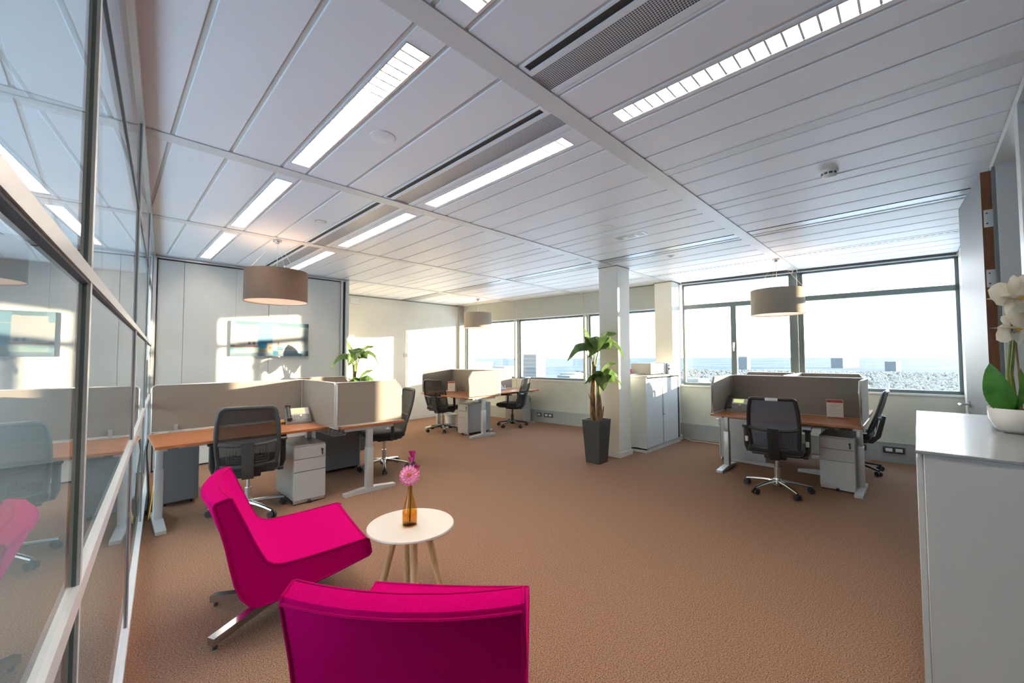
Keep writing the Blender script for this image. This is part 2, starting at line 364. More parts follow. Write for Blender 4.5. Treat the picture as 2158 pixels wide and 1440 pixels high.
# silver slot diffusers
def slotdiff(y0, y1, label):
    t = thing('slot_diffuser', label, 'air vent', (4.81, y0, ZC), 0, 'silver slot diffusers'); L = y1-y0
    obj('channel', MB().box(.012, 0, .003, .25, L, .0068), mat('diffuser_grey', (.42, .44, .43), .35, .3), t)
    obj('dark_slot', MB().box(0, 0, .001, .012, L, .02), DARK, t)
    obj('trim_strip', MB().box(.165, 0, -.002, .185, L, .006).box(.25, 0, -.002, .268, L, .02), CEIL, t)
for i, (a, b) in enumerate(rows):
    slotdiff(a+.003, b-.003, ['silver slot diffuser in the ceiling before the open door', 'silver slot diffuser in the ceiling right of the emergency luminaire', 'silver slot diffuser behind the front pillar', 'silver slot diffuser in front of the far hanging lamp', 'silver slot diffuser by the far white wall'][i])
def outlet(y0, y1, label):
    t = thing('linear_outlet', label, 'air vent', (6.30, y0, ZC), 0, 'linear outlets by the windows'); L = y1-y0
    obj('base_strip', MB().box(0, 0, .0, .145, L, .021), CEIL, t)
    me = MB().box(0, 0, -.003, .022, .022, .001).mesh('outlet_fin'); me.materials.append(STEEL)
    obj('slot', MB().box(.06, .02, -.001, .085, L-.02, .0005), DARK, t)
    k = int((L-.06)/.055)
    for i in range(k): link('outlet_fin', me, None, t, (.0615, .03+i*.055, 0))
outlet(-0.39, 1.25, 'dashed linear air outlet over the right-hand window')
outlet(1.37, 3.0, 'dashed linear air outlet over the window with the handle')
outlet(3.2, 4.92, 'linear air outlet behind the pillars')
outlet(5.04, 6.76, 'linear air outlet over the far window wall')

# small ceiling things
def lathe_thing(name, label, cat, loc, parts):
    t = thing(name, label, cat, loc)
    for pn, prof, m_ in parts: obj(pn, MB().lathe(prof, 28), m_, t)
    return t
lathe_thing('ceiling_speaker', 'round white flush ceiling speaker beside the long louvred light', 'speaker', (1.15, 2.23, ZC), [('grille', [(.0, -.005), (.066, -.004), (.066, .002)], mat('speaker_grille', (.6, .63, .68), .6)), ('rim', [(.067, -.006), (.073, -.004), (.074, .004), (.067, .004)], CEIL)])
def downlight(loc, label, lit=True):
    lathe_thing('downlight', label, 'ceiling light', loc, [('rim', [(.07, -.004), (.084, -.003), (.085, .003), (.07, .003)], WHITEP), ('lens', [(.0, .001), (.069, .001), (.069, .003)], DLIGHT if lit else WHITEP)])
downlight((3.59, 2.23, ZC), 'lit round downlight in front of the white pillar')
downlight((3.59, 5.92, ZC), 'small lit round downlight towards the far white wall')
downlight((3.60, 4.07, ZC), 'unlit round fitting between the two lit downlights', False)
lathe_thing('motion_sensor', 'small round sensor in the ceiling near the brown pendant lamp', 'sensor', (1.46, 4.06, ZC), [('rim', [(.05, -.003), (.06, .002), (.05, .002)], mat('sensor_beige', (.55, .52, .46), .5)), ('dome', [(.0, -.012), (.03, -.008), (.045, .0)], WHITEP)])
lathe_thing('ceiling_dome', 'small white dome fitting in the ceiling above the tambour cabinet', 'sensor', (5.24, 2.26, ZC), [('plate', [(.06, -.004), (.065, .002)], WHITEP), ('dome', [(.0, -.02), (.03, -.014), (.045, -.003)], WHITEP)])
sdt = lathe_thing('smoke_detector', 'white smoke detector on the ceiling planks at right', 'smoke detector', (3.62, 0.41, ZC), [('base', [(.052, -.02), (.055, .0)], WHITEP), ('chamber', [(.0, -.05), (.03, -.048), (.042, -.04), (.045, -.032)], WHITEP), ('gap_ring', [(.047, -.033), (.047, -.02)], GREYP)])
for a in range(10):
    obj('vent_fin', MB().cbox((.047*math.cos(a*.628), .047*math.sin(a*.628), -.027), (.008, .008, .016)), WHITEP, sdt)
t = thing('emergency_luminaire', 'small rectangular emergency light recessed in the ceiling planks', 'ceiling light', (4.05, 2.19, ZC))
obj('frame', MB().box(-.06, -.17, -.004, .06, .17, .002), ALUP, t); obj('lamp_window', MB().box(-.035, .03, -.008, .035, .09, -.003), WHITEP, t); obj('lamp_window', MB().box(-.035, -.09, -.008, .035, -.05, -.003), WHITEP, t)
obj('recess', MB().box(-.04, -.15, -.006, .04, .15, -.004), mat('emergency_recess', (.38, .37, .32), .4), t)

# ---- far wall, painting wall, return wall
bw = struct('wall_back', MB().box(2.9, YB, 0, 7.0, YB+.12, ZC+.02), WALLW, 'far white wall with low sunlight')
struct('baseboard_back', MB().box(2.95, YB-.014, 0, 6.66, YB, .075), WHITEP)
struct('trim_1', MB().box(6.43, YB-.07, 0, 6.55, YB, ZC), mat('corner_post_grey', (.40, .41, .38), .45), 'grey vertical cover post in the far corner')
struct('trim_2', MB().box(2.95, YB-.012, ZC-.02, 6.66, YB, ZC), mat('shadow_trim', (.25, .25, .22), .5))
pw = struct('wall_left', MB().box(0.42, YP+.022, 0, 2.94, YP+.10, ZC), DARK, 'white panelled partition behind the painting')
for a, b in ((0.475, 0.738), (0.742, 1.738), (1.742, 2.80)):
    obj('wall_panel', MB().rbox(((a+b)/2, YP+.011, (ZC-.05)/2+.01), (b-a, .022, ZC-.07), .002, 1), PANELW, pw)
obj('top_channel', MB().box(0.44, YP-.012, ZC-.035, 2.94, YP+.022, ZC-.012), ALU, pw)
obj('end_post', MB().box(2.80, YP-.02, 0, 2.835, YP+.06, ZC-.03), ALU, pw)
obj('end_post', MB().box(2.875, YP-.035, 0, 2.93, YP+.10, ZC-.02), ALUP, pw)
obj('end_post_groove', MB().box(2.835, YP-.005, 0, 2.875, YP+.05, ZC-.03), DARK, pw)
obj('corner_post', MB().box(0.425, YP-.03, 0, 0.46, YP+.02, ZC-.03), ALU, pw)
obj('corner_gap', MB().box(0.46, YP-.012, 0, 0.475, YP+.02, ZC-.03), DARK, pw)
struct('wall_return', MB().box(2.86, YP+.10, 0, 2.94, YB, ZC), WALLW, 'short return wall behind the painting partition')
t = thing('wall_thermostat', 'small white thermostat box on the far white wall', 'thermostat', (4.93, YB, 1.49)); obj('case', MB().rbox((0, -.014, 0), (.09, .028, .09), .006), WHITEP, t); obj('dial', MB().rbox((.01, -.031, -.01), (.04, .008, .04), .003), CERAM, t)
obj('cable_duct', MB().box(4.955, YB-.012, .08, 4.985, YB, 2.03), WHITEP, bw)
t = thing('wall_box', 'white junction box under the ceiling beside the alu end posts', 'junction box', (3.69, YB, 2.62)); obj('case', MB().rbox((0, -.02, 0), (.17, .04, .13), .005), WHITEP, t); obj('lid_knob', MB().lathe([(0, 0), (.012, 0), (.012, .006)], 10, (0.04, -.047, .0)), CERAM, t)

# ---- window wall (local frame: x outwards, y along the wall)
def wobj(name, mb, m_, parent=None, label=None):
    if parent is None:
        o = obj(name, mb, m_); o.location = (WX, 0, 0); o.rotation_euler[2] = WA; o['kind'] = 'structure'
        if label: o['label'] = label
        return o
    return obj(name, mb, m_, parent)
MY = [-0.403, 1.319, 3.05, 4.90, 6.70, 8.41]
spx = -0.05
ww = wobj('wall_window', MB().box(spx+.02, -2.45, 0, .14, 8.6, .93), SPAN, label='grey-green parapet under the windows')
for a, b in zip(MY[:-1], MY[1:]):
    obj('parapet_panel', MB().box(spx-.0, a+.003, .262, spx+.02, b-.003, .905), SPAN, ww)
wobj('baseboard_window', MB().box(spx-.075, -2.45, 0, spx-.0, 8.42, .25).box(spx-.08, -2.45, .25, spx+.0, 8.42, .262), SKIRT, label='grey cable duct along the window wall')
wobj('trim_3', MB().box(spx-.02, -2.45, .905, .0, 8.42, .93), WHITEP, label='pale window ledge')
lint = wobj('wall_lintel', MB().box(.02, -2.45, 2.72, .14, 8.6, ZC+.1), HEADER, label='strip above the window glass')
wi = 0
for a, b in zip(MY[:-1], MY[1:]):
    wi += 1
    zt = 2.705
    f = MB(); fa, fb = a+.055, b-.055
    if wi == 1: fa = a+.0
    f.box(.0, fa, .93, .07, fb, .972); f.box(.0, fa, zt-.02, .07, fb, 2.73); f.box(.0, fa, .93, .07, fa+.035, zt); f.box(.0, fb-.035, .93, .07, fb, zt)
    f.box(.0, fa, 2.27, .07, fb, 2.345)
    wn = wobj('window_%d' % wi, f, FRAME, label=['right-hand window towards the open door', 'window with the opening sash left of the pendant', 'window behind the two pillars', 'far window behind the banana plant', 'far corner window behind the second lamp'][wi-1])
    if wi == 2:
        obj('sash_post', MB().box(-.005, 2.145, .972, .07, 2.225, 2.27), FRAME, wn)
        hd = obj('window_handle', MB().rbox((-.02, 2.185, 1.62), (.03, .03, .09), .006).rbox((-.04, 2.185, 1.58), (.016, .02, .13), .006), ALU, wn)
        obj('pane', MB().box(.03, fa+.035, .972, .036, 2.145, 2.27), GLASSO, wn); obj('pane', MB().box(.03, 2.225, .972, .036, fb-.035, 2.27), GLASSO, wn)
    else:
        obj('pane', MB().box(.03, fa+.035, .972, .036, fb-.035, 2.27), GLASSO, wn)
    if wi == 3: obj('window_handle', MB().rbox((-.03, fa+.03, 1.62), (.03, .05, .025), .005), GREYP, wn)
    obj('pane', MB().box(.03, fa+.035, 2.345, .036, fb-.035, zt-.02), GLASSO, wn)
ml = wobj('trim_4', MB().box(-.02, MY[0]-.03, .93, .08, MY[0], 2.73), FRAME, label='end jamb of the window wall')
for k, y in enumerate(MY[1:]):
    if k == 1: continue
    obj('mullion', MB().box(-.10 if k == 0 else -.12, y-.022, .93, .08, y+.022, 2.72), MULL if k else FRAME, ml)
    obj('mullion_side', MB().box(-.03, y-.055, .93, .08, y-.022, 2.72).box(-.03, y+.022, .93, .08, y+.055, 2.72), FRAME if k == 0 else MULL, ml)
# roller-blind cassettes at the two near windows
for a, b, lb in ((MY[0]+.01, MY[1]-.02, 'rolled-up blind cassette above the right-hand window'), (MY[1]+.02, MY[2]-.06, 'rolled-up blind cassette above the opening-sash window')):
    t = thing('blind_cassette', lb, 'blind', (WX, 0, 0), WA, 'blind cassettes')
    obj('cassette', MB().box(-.075, a, 2.725, -.01, b, 2.748), GREYP, t); obj('bottom_bar', MB().box(-.055, a+.01, 2.708, -.035, b-.01, 2.722), ALU, t); obj('end_bracket', MB().box(-.08, a, 2.70, -.01, a+.012, 2.748), ALU, t); obj('end_bracket', MB().box(-.08, b-.012, 2.70, -.01, b, 2.748), ALU, t)
hd = wobj('wall_header', MB().box(-.10, 3.33, 2.335, .0, 8.42, ZC), HEADER, label='grey-green panels over the far windows')
for a, b in ((3.33, 4.90), (4.90, 6.70), (6.70, 8.41)):
    obj('header_panel', MB().box(-.125, a+.004, 2.32, -.10, b-.004, ZC-.004), HEADER, hd)
obj('blind_rail', MB().box(-.13, 3.33, 2.30, -.085, 8.40, 2.32), ALUP, hd)
# power sockets on the duct
def sockets(y, label, n=2):
    t = thing('socket_box', label, 'socket', (WX, 0, 0), WA)
    obj('plate', MB().rbox((spx-.083, y, .165), (.016, .11*n, .085), .004), GREYP, t)
    for i in range(n): obj('socket', MB().rbox((spx-.092, y+(i-(n-1)/2)*.1, .165), (.006, .07, .045), .003), WHITEP, t)
sockets(0.285, 'double power socket on the duct beside the white cabinet')
sockets(5.78, 'double power socket on the duct by the far desks')
sockets(0.62, 'dark socket plate on the duct behind the right-hand desk leg', 1)
sockets(6.02, 'dark socket plate on the duct behind the far drawer pedestal', 1)

# ---- pillars
def pillar(x0, y0, x1, y1, label):
    o = struct('pillar', MB().rbox(((x0+x1)/2, (y0+y1)/2, ZC/2), (x1-x0, y1-y0, ZC), .004, 1), WALLW, label)
    obj('pillar_baseboard', MB().box(x0-.014, y0-.014, 0, x1+.014, y1+.014, .07), WHITEP, o)
    obj('pillar_gap', MB().box(x0-.006, y0-.006, ZC-.012, x1+.006, y1+.006, ZC+.001), mat('pillar_shadow', (.2, .2, .18), .6), o)
    return o
pillar(5.19, 3.03, 5.53, 3.34, 'square white pillar next to the banana plant')
pillar(6.96, 3.005, 7.30, 3.32, 'square white pillar standing against the windows')

# ---- left glass wall
gl_y = [-0.40, 1.14, 2.93, 4.72, 6.52, 6.84]
def gobj(name, mb, m_, parent): return obj(name, mb, m_, parent)
gw = obj('wall_glass', MB().box(-.03, -0.42, 0, .016, 6.88, .05), GRAIL); gw.location = (GC, 0, 0); gw.rotation_euler[2] = GA; gw['kind'] = 'structure'; gw['label'] = 'reflective glass partition along the left side'
cs = 1/math.cos(GA)
obj('head_rail', MB().box(-.03, -0.42, ZC-.06, .012, 6.88, ZC-.012), ALU, gw)
obj('head_gap', MB().box(-.025, -0.42, ZC-.012, .006, 6.88, ZC), DARK, gw)
for z0, z1, d in ((.968, 1.006, .009), (1.578, 1.604, .009), (2.225, 2.236, .004)):
    obj('glazing_rail', MB().box(-.016, -0.42, z0, d, 6.88, z1), GRAIL if z0 < 2 else GREYP, gw)
    if z0 < 2: obj('rail_gasket', MB().box(-.012, -0.42, z0-.005, .006, 6.88, z0), DARK, gw)
for y in gl_y[1:-1]:
    obj('glazing_post', MB().box(-.012, y*cs-.012, .05, .008, y*cs+.012, ZC-.06), GRAIL, gw)
    obj('post_gasket', MB().box(-.010, y*cs-.015, .05, .003, y*cs-.012, ZC-.06), FRAME, gw)
for a, b in zip(gl_y[:-1], gl_y[1:]):
    for z0, z1 in ((.05, .965), (1.008, 1.577), (1.605, 2.225), (2.236, ZC-.06)):
        obj('pane', MB().box(-.006, a*cs+.013, z0, .0, b*cs-.016, z1), GLASSW, gw)
# corridor beyond the glass; unseen low windows added to light the near ceiling
cwl = struct('wall_corridor', MB().box(-2.0, -2.4, 1.75, -1.9, 8.6, ZC).box(-2.0, -2.4, 0, -1.9, 1.3, 1.75).box(-2.0, 8.4, 0, -1.9, 8.6, 1.75).box(-2.0, 1.3, 0, -1.9, 8.4, .05), mat('corridor_wall', (.30, .31, .30), .6), 'corridor wall beyond the glass')
fr7 = MB()
for q_ in range(5): fr7.box(-1.98, 1.3+q_*1.775-.03, .05, -1.92, 1.3+q_*1.775+.03, 1.75)
obj('fill_window_frame', fr7, FRAME, cwl); obj('fill_window_pane', MB().box(-1.952, 1.3, .05, -1.948, 8.4, 1.75), GLASSO, cwl)
struct('wall_corridor_end', MB().box(-1.95, 8.5, 0, 0.45, 8.6, ZC), mat('corridor_end_wall', (.30, .31, .29), .6), 'end of the corridor beyond the glass')

# ---- right partition with the open door
pr = struct('wall_right', MB().box(4.30, YR-.10, 0, 7.75, YR, ZC), PANELW, 'white partition running to the windows')
obj('head_rail', MB().box(0.3, YR-.09, ZC-.06, 4.30, YR+.012, ZC-.012), ALUP, pr)
obj('head_gap', MB().box(0.3, YR-.06, ZC-.012, 4.30, YR, ZC), DARK, pr)
obj('floor_rail', MB().box(-0.1, YR-.09, 0, 3.22, YR+.01, .05), ALUP, pr)
for x_ in (0.35, 1.42, 2.35):
    obj('partition_post', MB().box(x_-.02, YR-.09, .05, x_+.02, YR+.01, ZC-.06), ALUP, pr)
obj('door_jamb', MB().box(4.12, YR-.10, 0, 4.28, YR+.0, ZC-.06), ALUP, pr)
obj('jamb_rebate', MB().box(4.16, YR-.0, 0, 4.30, YR+.015, ZC-.06), FRAME, pr)
obj('door_jamb', MB().box(3.22, YR-.10, 0, 3.32, YR+.01, ZC-.06), ALUP, pr)
for a, b in ((0.37, 1.40), (1.44, 2.33), (2.37, 3.22)):
    obj('pane', MB().box(a, YR-.05, .05, b, YR-.044, ZC-.06), GLASSO, pr)
dr = obj('door_1', MB().box(0.0, -.025, .008, 0.93, .025, 2.685), DOORW); dr.location = (4.225, -0.362, 0); dr.rotation_euler[2] = R(3.4); dr['kind'] = 'structure'; dr['label'] = 'open white door with brown wooden edge'
obj('door_edge', MB().box(-.004, -.025, .008, 0.0, .025, 2.685), DOORE, dr)
hd = obj('door_handle', MB().lathe([(0, 0), (.026, 0), (.026, .008), (0, .008)], 16).cyl((0, 0, .008), (0, 0, .06), .009).tube([(0, 0, .06), (0.03, 0, .062), (.12, 0, .06)], .009), STEEL, dr, (0.80, .025, 1.03)); hd.rotation_euler = (-PI/2, 0, PI)
hd.rotation_euler = Matrix(((-1, 0, 0), (0, 0, 1), (0, 1, 0))).to_euler()
kp = obj('keyhole_plate', MB().lathe([(0, 0), (.024, 0), (.024, .01), (0, .01)], 16), STEEL, dr, (0.80, .025, .945)); kp.rotation_euler = Matrix(((-1, 0, 0), (0, 0, 1), (0, 1, 0))).to_euler()
for z_ in (1.18, 1.95, 2.36):
    hh = obj('hinge', MB().rbox((-.008, -.012, z_), (.008, .06, .12), .003).cyl((-.008, -.04, z_-.06), (-.008, -.04, z_+.06), .009).rbox((-.02, -.055, z_), (.03, .008, .11), .003), ALUP, dr)
    for q in (-.035, .035): obj('hinge_screw', MB().lathe([(0, 0), (.004, 0)], 8, (0, 0, 0)).cyl((-.014, .004, z_+q), (-.011, .004, z_+q), .005), GREYP, hh)

# ---- adjoining room (seen through the door frame) and its daylight
aw = struct('wall_adjoining', MB().box(-2.0, -2.4, 0, 7.9, -2.3, ZC), mat('adjoining_wall', (.45, .45, .42), .6), 'pale wall of the adjoining room')
ajw = wobj('window_6', MB().box(0, -2.4, .93, .07, -.46, .97).box(0, -2.4, 2.69, .07, -.46, 2.73).box(0, -2.38, .97, .07, -2.3, 2.69).box(0, -.5, .97, .07, -.45, 2.69), FRAME, label='window of the adjoining room')
obj('pane', MB().box(.03, -2.3, .97, .036, -.5, 2.69), GLASSO, ajw)

# ================================================================== FURNITURE
# ---- lounge chairs (local: +x faces forward, y across, origin on the floor under the seat)
PROF = [(-.719, .725), (-.712, .742), (-.66, .757), (-.646, .752), (-.615, .68), (-.584, .607), (-.548, .52), (-.518, .455), (-.497, .418), (-.465, .394), (-.42, .384), (-.33, .386), (-.20, .392), (-.08, .401), (-.012, .405), (.004, .395), (.012, .36), (.018, .322), (.008, .308), (-.06, .292), (-.16, .268), (-.274, .245), (-.38, .224), (-.477, .205), (-.53, .205), (-.565, .222), (-.598, .262), (-.627, .335), (-.648, .43), (-.668, .53), (-.694, .63)]
def lounge(name, label, loc, rz):
    t = thing(name, label, 'armchair', loc, rz, 'magenta lounge chairs')
    W = .345; us = [-1, -.94, -.8, -.6, -.35, 0, .35, .6, .8, .94, 1]
    off = .36
    def sect(u, grow=0.0):
        pts = []
        for x_, z_ in PROF:
            bk = max(0.0, min(1.0, (z_-.42)/.3)) if x_ < -.45 else 0
            dx = -.055*(1-u*u)*bk
            dz = -.008*(1-u*u) if (z_ > .37 and x_ > -.45) else 0
            pts.append((x_+off+dx, u*W, z_+dz))
        return pts
    mb = MB(); n = len(PROF); vs_ = []
    for u in us: vs_ += sect(u)
    fs_ = []
    for k in range(len(us)-1):
        for i in range(n): j = (i+1) % n; fs_.append((k*n+i, k*n+j, (k+1)*n+j, (k+1)*n+i))
    fs_.append(tuple(range(n))); fs_.append(tuple(range((len(us)-1)*n, len(us)*n))[::-1])
    mb.add(vs_, fs_, True)
    sh = obj('upholstery', mb, MAG, t)
    for u in (-1, 1):
        obj('piping', MB().tube([Vector(p)+Vector((0, u*.002, 0)) for p in sect(u)], .0055, 6, closed=True), MAGP, sh)
    for k in (3, 0, 14, 18):
        obj('piping', MB().tube([sect(u)[k] for u in us], .0055, 6), MAGP, sh)
    obj('base_plate', MB().rbox((-.03, 0, .205), (.22, .22, .02), .004), STEEL, t)
    obj('swivel_column', MB().cyl((-.03, 0, .055), (-.03, 0, .20), .028), CHROME, t)
    for a in (35, 145, 215, 325):
        ca, sa = math.cos(R(a)), math.sin(R(a))
        mb = MB(); px, py = -sa*.022, ca*.022
        L = .40
        c0, c1 = (-.03+ca*.02, sa*.02), (-.03+ca*L, sa*L)
        mb.add([(c0[0]+px, c0[1]+py, .06), (c0[0]-px, c0[1]-py, .06), (c1[0]-px, c1[1]-py, .025), (c1[0]+px, c1[1]+py, .025),
                (c0[0]+px, c0[1]+py, .10), (c0[0]-px, c0[1]-py, .10), (c1[0]-px, c1[1]-py, .062), (c1[0]+px, c1[1]+py, .062)],
               [(0, 3, 2, 1), (4, 5, 6, 7), (0, 1, 5, 4), (1, 2, 6, 5), (2, 3, 7, 6), (3, 0, 4, 7)])
        lg = obj('leg', mb, CHROME, t)
        obj('glide', MB().cyl((-.03+ca*(L-.02), sa*(L-.02), 0), (-.03+ca*(L-.02), sa*(L-.02), .03), .012), GREYP, lg)
    return t
a1 = math.atan2(-.17, .985)
lounge('lounge_chair', 'magenta lounge chair turned sideways towards the round table, left of it', (1.094+.36*-math.cos(a1)-.345*math.sin(a1), 2.252-.36*math.sin(a1)+.345*math.cos(a1), 0), a1)
# second chair: rear top edge middle (0.561,1.009), seat front middle (1.12,1.575)
a2 = math.atan2(.665, .75)
mid = Vector((.585, 1.035)); fw2 = Vector((math.cos(a2), math.sin(a2)))
c2 = mid+fw2*(.719-.36+.03)
lounge('lounge_chair', 'magenta lounge chair in the foreground seen from behind', (c2.x, c2.y, 0), a2)

# ---- round side table, vase, flowers
t = thing('side_table', 'small round white side table with four splayed wooden legs', 'table', (1.31, 2.15, 0))
obj('table_top', MB().lathe([(0, .436), (.243, .436), (.25, .440), (.25, .446), (.247, .45), (0, .45)], 56), TABLEW, t)
obj('underframe', MB().rbox((0, 0, .422), (.2, .2, .028), .005), BIRCH, t)
for a in (-24, 66, 156, 246):
    ca, sa = math.cos(R(a)), math.sin(R(a))
    obj('leg', MB().cyl((ca*.085, sa*.085, .436), (ca*.19, sa*.19, 0), .024, .018, 14), BIRCH, t)
vx, vy = 1.293, 2.137
vg = glass('amber_glass', (.93, .84, .60), 1.45)
wl = glass('amber_water', (.95, .70, .32), 1.2)
t = thing('bottle_vase', 'amber glass bottle vase standing on the round table', 'vase', (vx, vy, .45))
obj('bottle', MB().lathe([(.0, .0), (.038, .0), (.043, .006), (.044, .05), (.043, .085), (.037, .115), (.026, .15), (.0165, .18), (.0145, .22), (.0155, .232), (.0135, .232), (.0125, .22), (.014, .18), (.024, .15), (.035, .115), (.041, .085), (.042, .05), (.041, .008), (.0, .006)], 28, cap=False), vg, t)
obj('water', MB().lathe([(.0, .008), (.040, .009), (.041, .05), (.040, .078), (.0, .078)], 24, cap=False), wl, t)
t = thing('zinnia_flower', 'pink round many-petalled bloom in the amber vase', 'flower', (vx, vy, .45))
Z1 = mat('zinnia_pink', (.80, .22, .42), .7); Z2 = mat('zinnia_light', (.86, .40, .55), .7); ZC_ = noisy('zinnia_centre', (.30, .04, .03), (.65, .30, .08), 120, .8)
obj('stem', MB().tube([(0, 0, .02), (.004, -.004, .18), (-.006, -.012, .27)], .0035, 6), STEM, t)
face = Vector((-.62, -.66, .42)).normalized(); fc = Vector((-.014, -.018, .295))
fa = face.cross(Vector((0, 0, 1))).normalized(); fb = fa.cross(face)
for ring, (n_, r0, r1, lift, m_) in enumerate(((16, .012, .060, -.006, Z1), (14, .010, .048, .004, Z2), (10, .006, .032, .011, Z1))):
    for i in range(n_):
        q = 2*PI*(i+.5*ring)/n_; wq = PI/n_*1.15
        def P(r, qq, l): return fc+fa*math.cos(qq)*r+fb*math.sin(qq)*r+face*l
        mb = MB().add([P(r0, q-wq*.4, lift), P(r0, q+wq*.4, lift), P(r1*.75, q+wq, lift+.006), P(r1, q+wq*.55, lift+.002), P(r1, q-wq*.55, lift+.002), P(r1*.75, q-wq, lift+.006), P((r0+r1)/2, q, lift-.005)],
                      [(0, 1, 6), (1, 2, 6), (2, 3, 6), (3, 4, 6), (4, 5, 6), (5, 0, 6), (0, 5, 4), (0, 4, 3), (0, 3, 2), (0, 2, 1)], True)
        obj('petal', mb, m_, t)
cm = MB()
cm.lathe([(.0, -.006), (.012, -.004), (.013, .004), (.009, .010), (0, .012)], 14, cap=False)
cm.v = [tuple(fc+fa*p[0]+fb*p[1]+face*(p[2]+.008)) for p in cm.v]
obj('flower_centre', cm, ZC_, t)
t = thing('sweet_pea_stem', 'magenta blossoms on a thin stem rising behind the pink bloom', 'flower', (vx, vy, .45))
MG = mat('sweet_pea', (.50, .008, .16), .7); MG2 = mat('sweet_pea_light', (.62, .06, .28), .7)
obj('stem', MB().tube([(0, 0, .03), (.006, .0, .2), (.012, -.006, .31), (.014, -.006, .375)], .003, 6), STEM, t)
for k, (p, s_, m_) in enumerate((((.014, -.006, .405), .030, MG), ((.008, .0, .375), .024, MG2), ((.016, -.008, .382), .020, MG), ((.030, -.022, .318), .030, MG), ((.022, -.016, .335), .018, MG2))):
    p = Vector(p); mb = MB()
    for i in range(3):
        q = i*2.1+k
        mb.grid(lambda u, v: p+right*((u-.5)*s_*1.1*math.cos(q*.35)*(.4+v))+up*((v-.4)*s_*1.35)+fwd*(.006*math.sin(u*5+i)+(i-1)*.006+(v-.5)*.01*(i-1)), 4, 4)
    obj('blossom', mb, m_, t)
for p in ((.010, -.004, .352), (.020, -.01, .36)): obj('bud', MB().lathe([(0, -.01), (.006, -.005), (.007, .004), (0, .012)], 8, p), mat('sweet_pea_bud', (.12, .02, .08), .7), t)

# ---- desks (local: x along the length, y from the user's edge (0) to the back (depth), user sits at -y)
def desk(label, loc, rz, L=1.4, D=.78, back=None, sides=(), leg_x=(.06, -.06), ztop=.725, group='workstations', tray=True, gap=0.02, chamf=.075):
    t = thing('office_desk', label, 'desk', loc, rz, group)
    dt = obj('desktop', MB().rbox((0, D/2-.015, ztop-.0125), (L, D-.03, .025), .003, 1), WOOD, t)
    obj('cable_strip', MB().box(-L/2+.02, D-.012, ztop-.02, L/2-.02, D+.012, ztop-.002), mat('cable_strip_cream', (.66, .60, .50), .5), t)
    for s_, lx in ((-1, -L/2+leg_x[0]), (1, L/2+leg_x[1])):
        lg = obj('leg', MB().rbox((lx, D*.52, .25), (.062, .075, .44), .004).rbox((lx, D*.52, .56), (.05, .062, .30), .004), LEGM, t)
        obj('foot', MB().prism([(.09, 0), (D-.09, 0), (D-.09, .028), (D*.62, .048), (D*.42, .048), (.09, .028)], 0, lx-.035, lx+.035), LEGM, lg)
        obj('top_bracket', MB().box(lx-.03, .12, ztop-.06, lx+.03, D-.1, ztop-.025), LEGM, lg)
    obj('cross_beam', MB().box(-L/2+.08, D*.52-.02, ztop-.085, L/2-.08, D*.52+.02, ztop-.03), GREYP, t)
    if tray:
        mb = MB()
        for i in range(9): mb.tube([(-.45+i*.11, D-.2, ztop-.05), (-.45+i*.11, D-.19, ztop-.13), (-.45+i*.11, D-.06, ztop-.13), (-.45+i*.11, D-.05, ztop-.05)], .003, 5)
        for k in range(4): mb.cyl((-.46, D-.19+k*.043, ztop-.13), (.46, D-.19+k*.043, ztop-.13), .003, n=5)
        obj('cable_basket', mb, ALUP, t)
    def panel(poly, axis, a, th=.028):
        pn = obj('screen_panel', MB().prism(poly, axis, a-th/2+.003, a+th/2-.003), SCREEN, t)
        k = len(poly); mb = MB()
        pts = [(p[0], a, p[1]) if axis == 1 else (a, p[0], p[1]) for p in poly]
        mb.tube(pts, th/2+.001, 8, closed=True, flat=.45)
        obj('screen_edge', mb, SEDGE, pn)
    if back:
        x0, x1, zb, zt = back[:4]; c = .03
        poly = [(x0, zb), (x1, zb), (x1, zt-.002), (x1-.01, zt), (x0+c, zt), (x0+.008, zt-.01), (x0, zt-c)]
        panel(poly, 1, D+gap)
        for cx in (x0+.18, x1-.25):
            obj('screen_clamp', MB().rbox((cx, D+gap-.035, ztop+.03), (.028, .012, .085), .003).rbox((cx, D+gap-.05, ztop+.003), (.12, .05, .006), .002), ALU, t)
    for sx_, y0, zb, zt in sides:
        c = chamf
        poly = [(y0, zb), (D+gap-.01, zb), (D+gap-.01, zt), (y0+c, zt), (y0+.012, zt-c*1.15), (y0, zt-c*1.5)]
        panel(poly, 0, sx_)
        obj('clamp_knob', MB().cyl((sx_+.01, D*.25, ztop-.075), (sx_+.01, D*.25, ztop-.02), .006).lathe([(0, 0), (.02, 0), (.02, .008), (0, .008)], 12, (sx_+.01, D*.25, ztop-.085)), ALU, t)
    return t
ZS = 1.175
desk('walnut office desk with phone in front of the painting partition', (.9825, 4.30, 0), 0, L=1.345, D=.78, back=(-.645, .665, .735, ZS))
desk('desk with chamfered end screens right of the walnut phone desk', (2.44, 4.875, 0), PI/2, L=1.44, D=.75, back=(-.71, .70, .72, ZS), sides=((-.695, .03, .735, ZS), (.695, .03, .735, ZS)))
desk('far desk with red-headed card, by the sunlit white wall', (4.52, 6.335, 0), -PI/2, L=1.53, D=.76, back=(-.74, .74, .72, ZS), sides=((-.735, .03, .735, ZS), (.735, .03, .735, ZS)), group='workstations')
desk('far desk nearest the windows behind the banana plant', (6.02, 5.86, 0), 0, L=1.38, D=.75, back=(-.69, .62, .735, ZS))
desk('desk with phone and red-headed card under the right-hand windows', (5.30, 1.12, 0), -PI/2, L=1.43, D=.76, back=(-.69, .69, .72, ZS), sides=((-.70, .03, .735, ZS), (.70, .03, .735, ZS)))
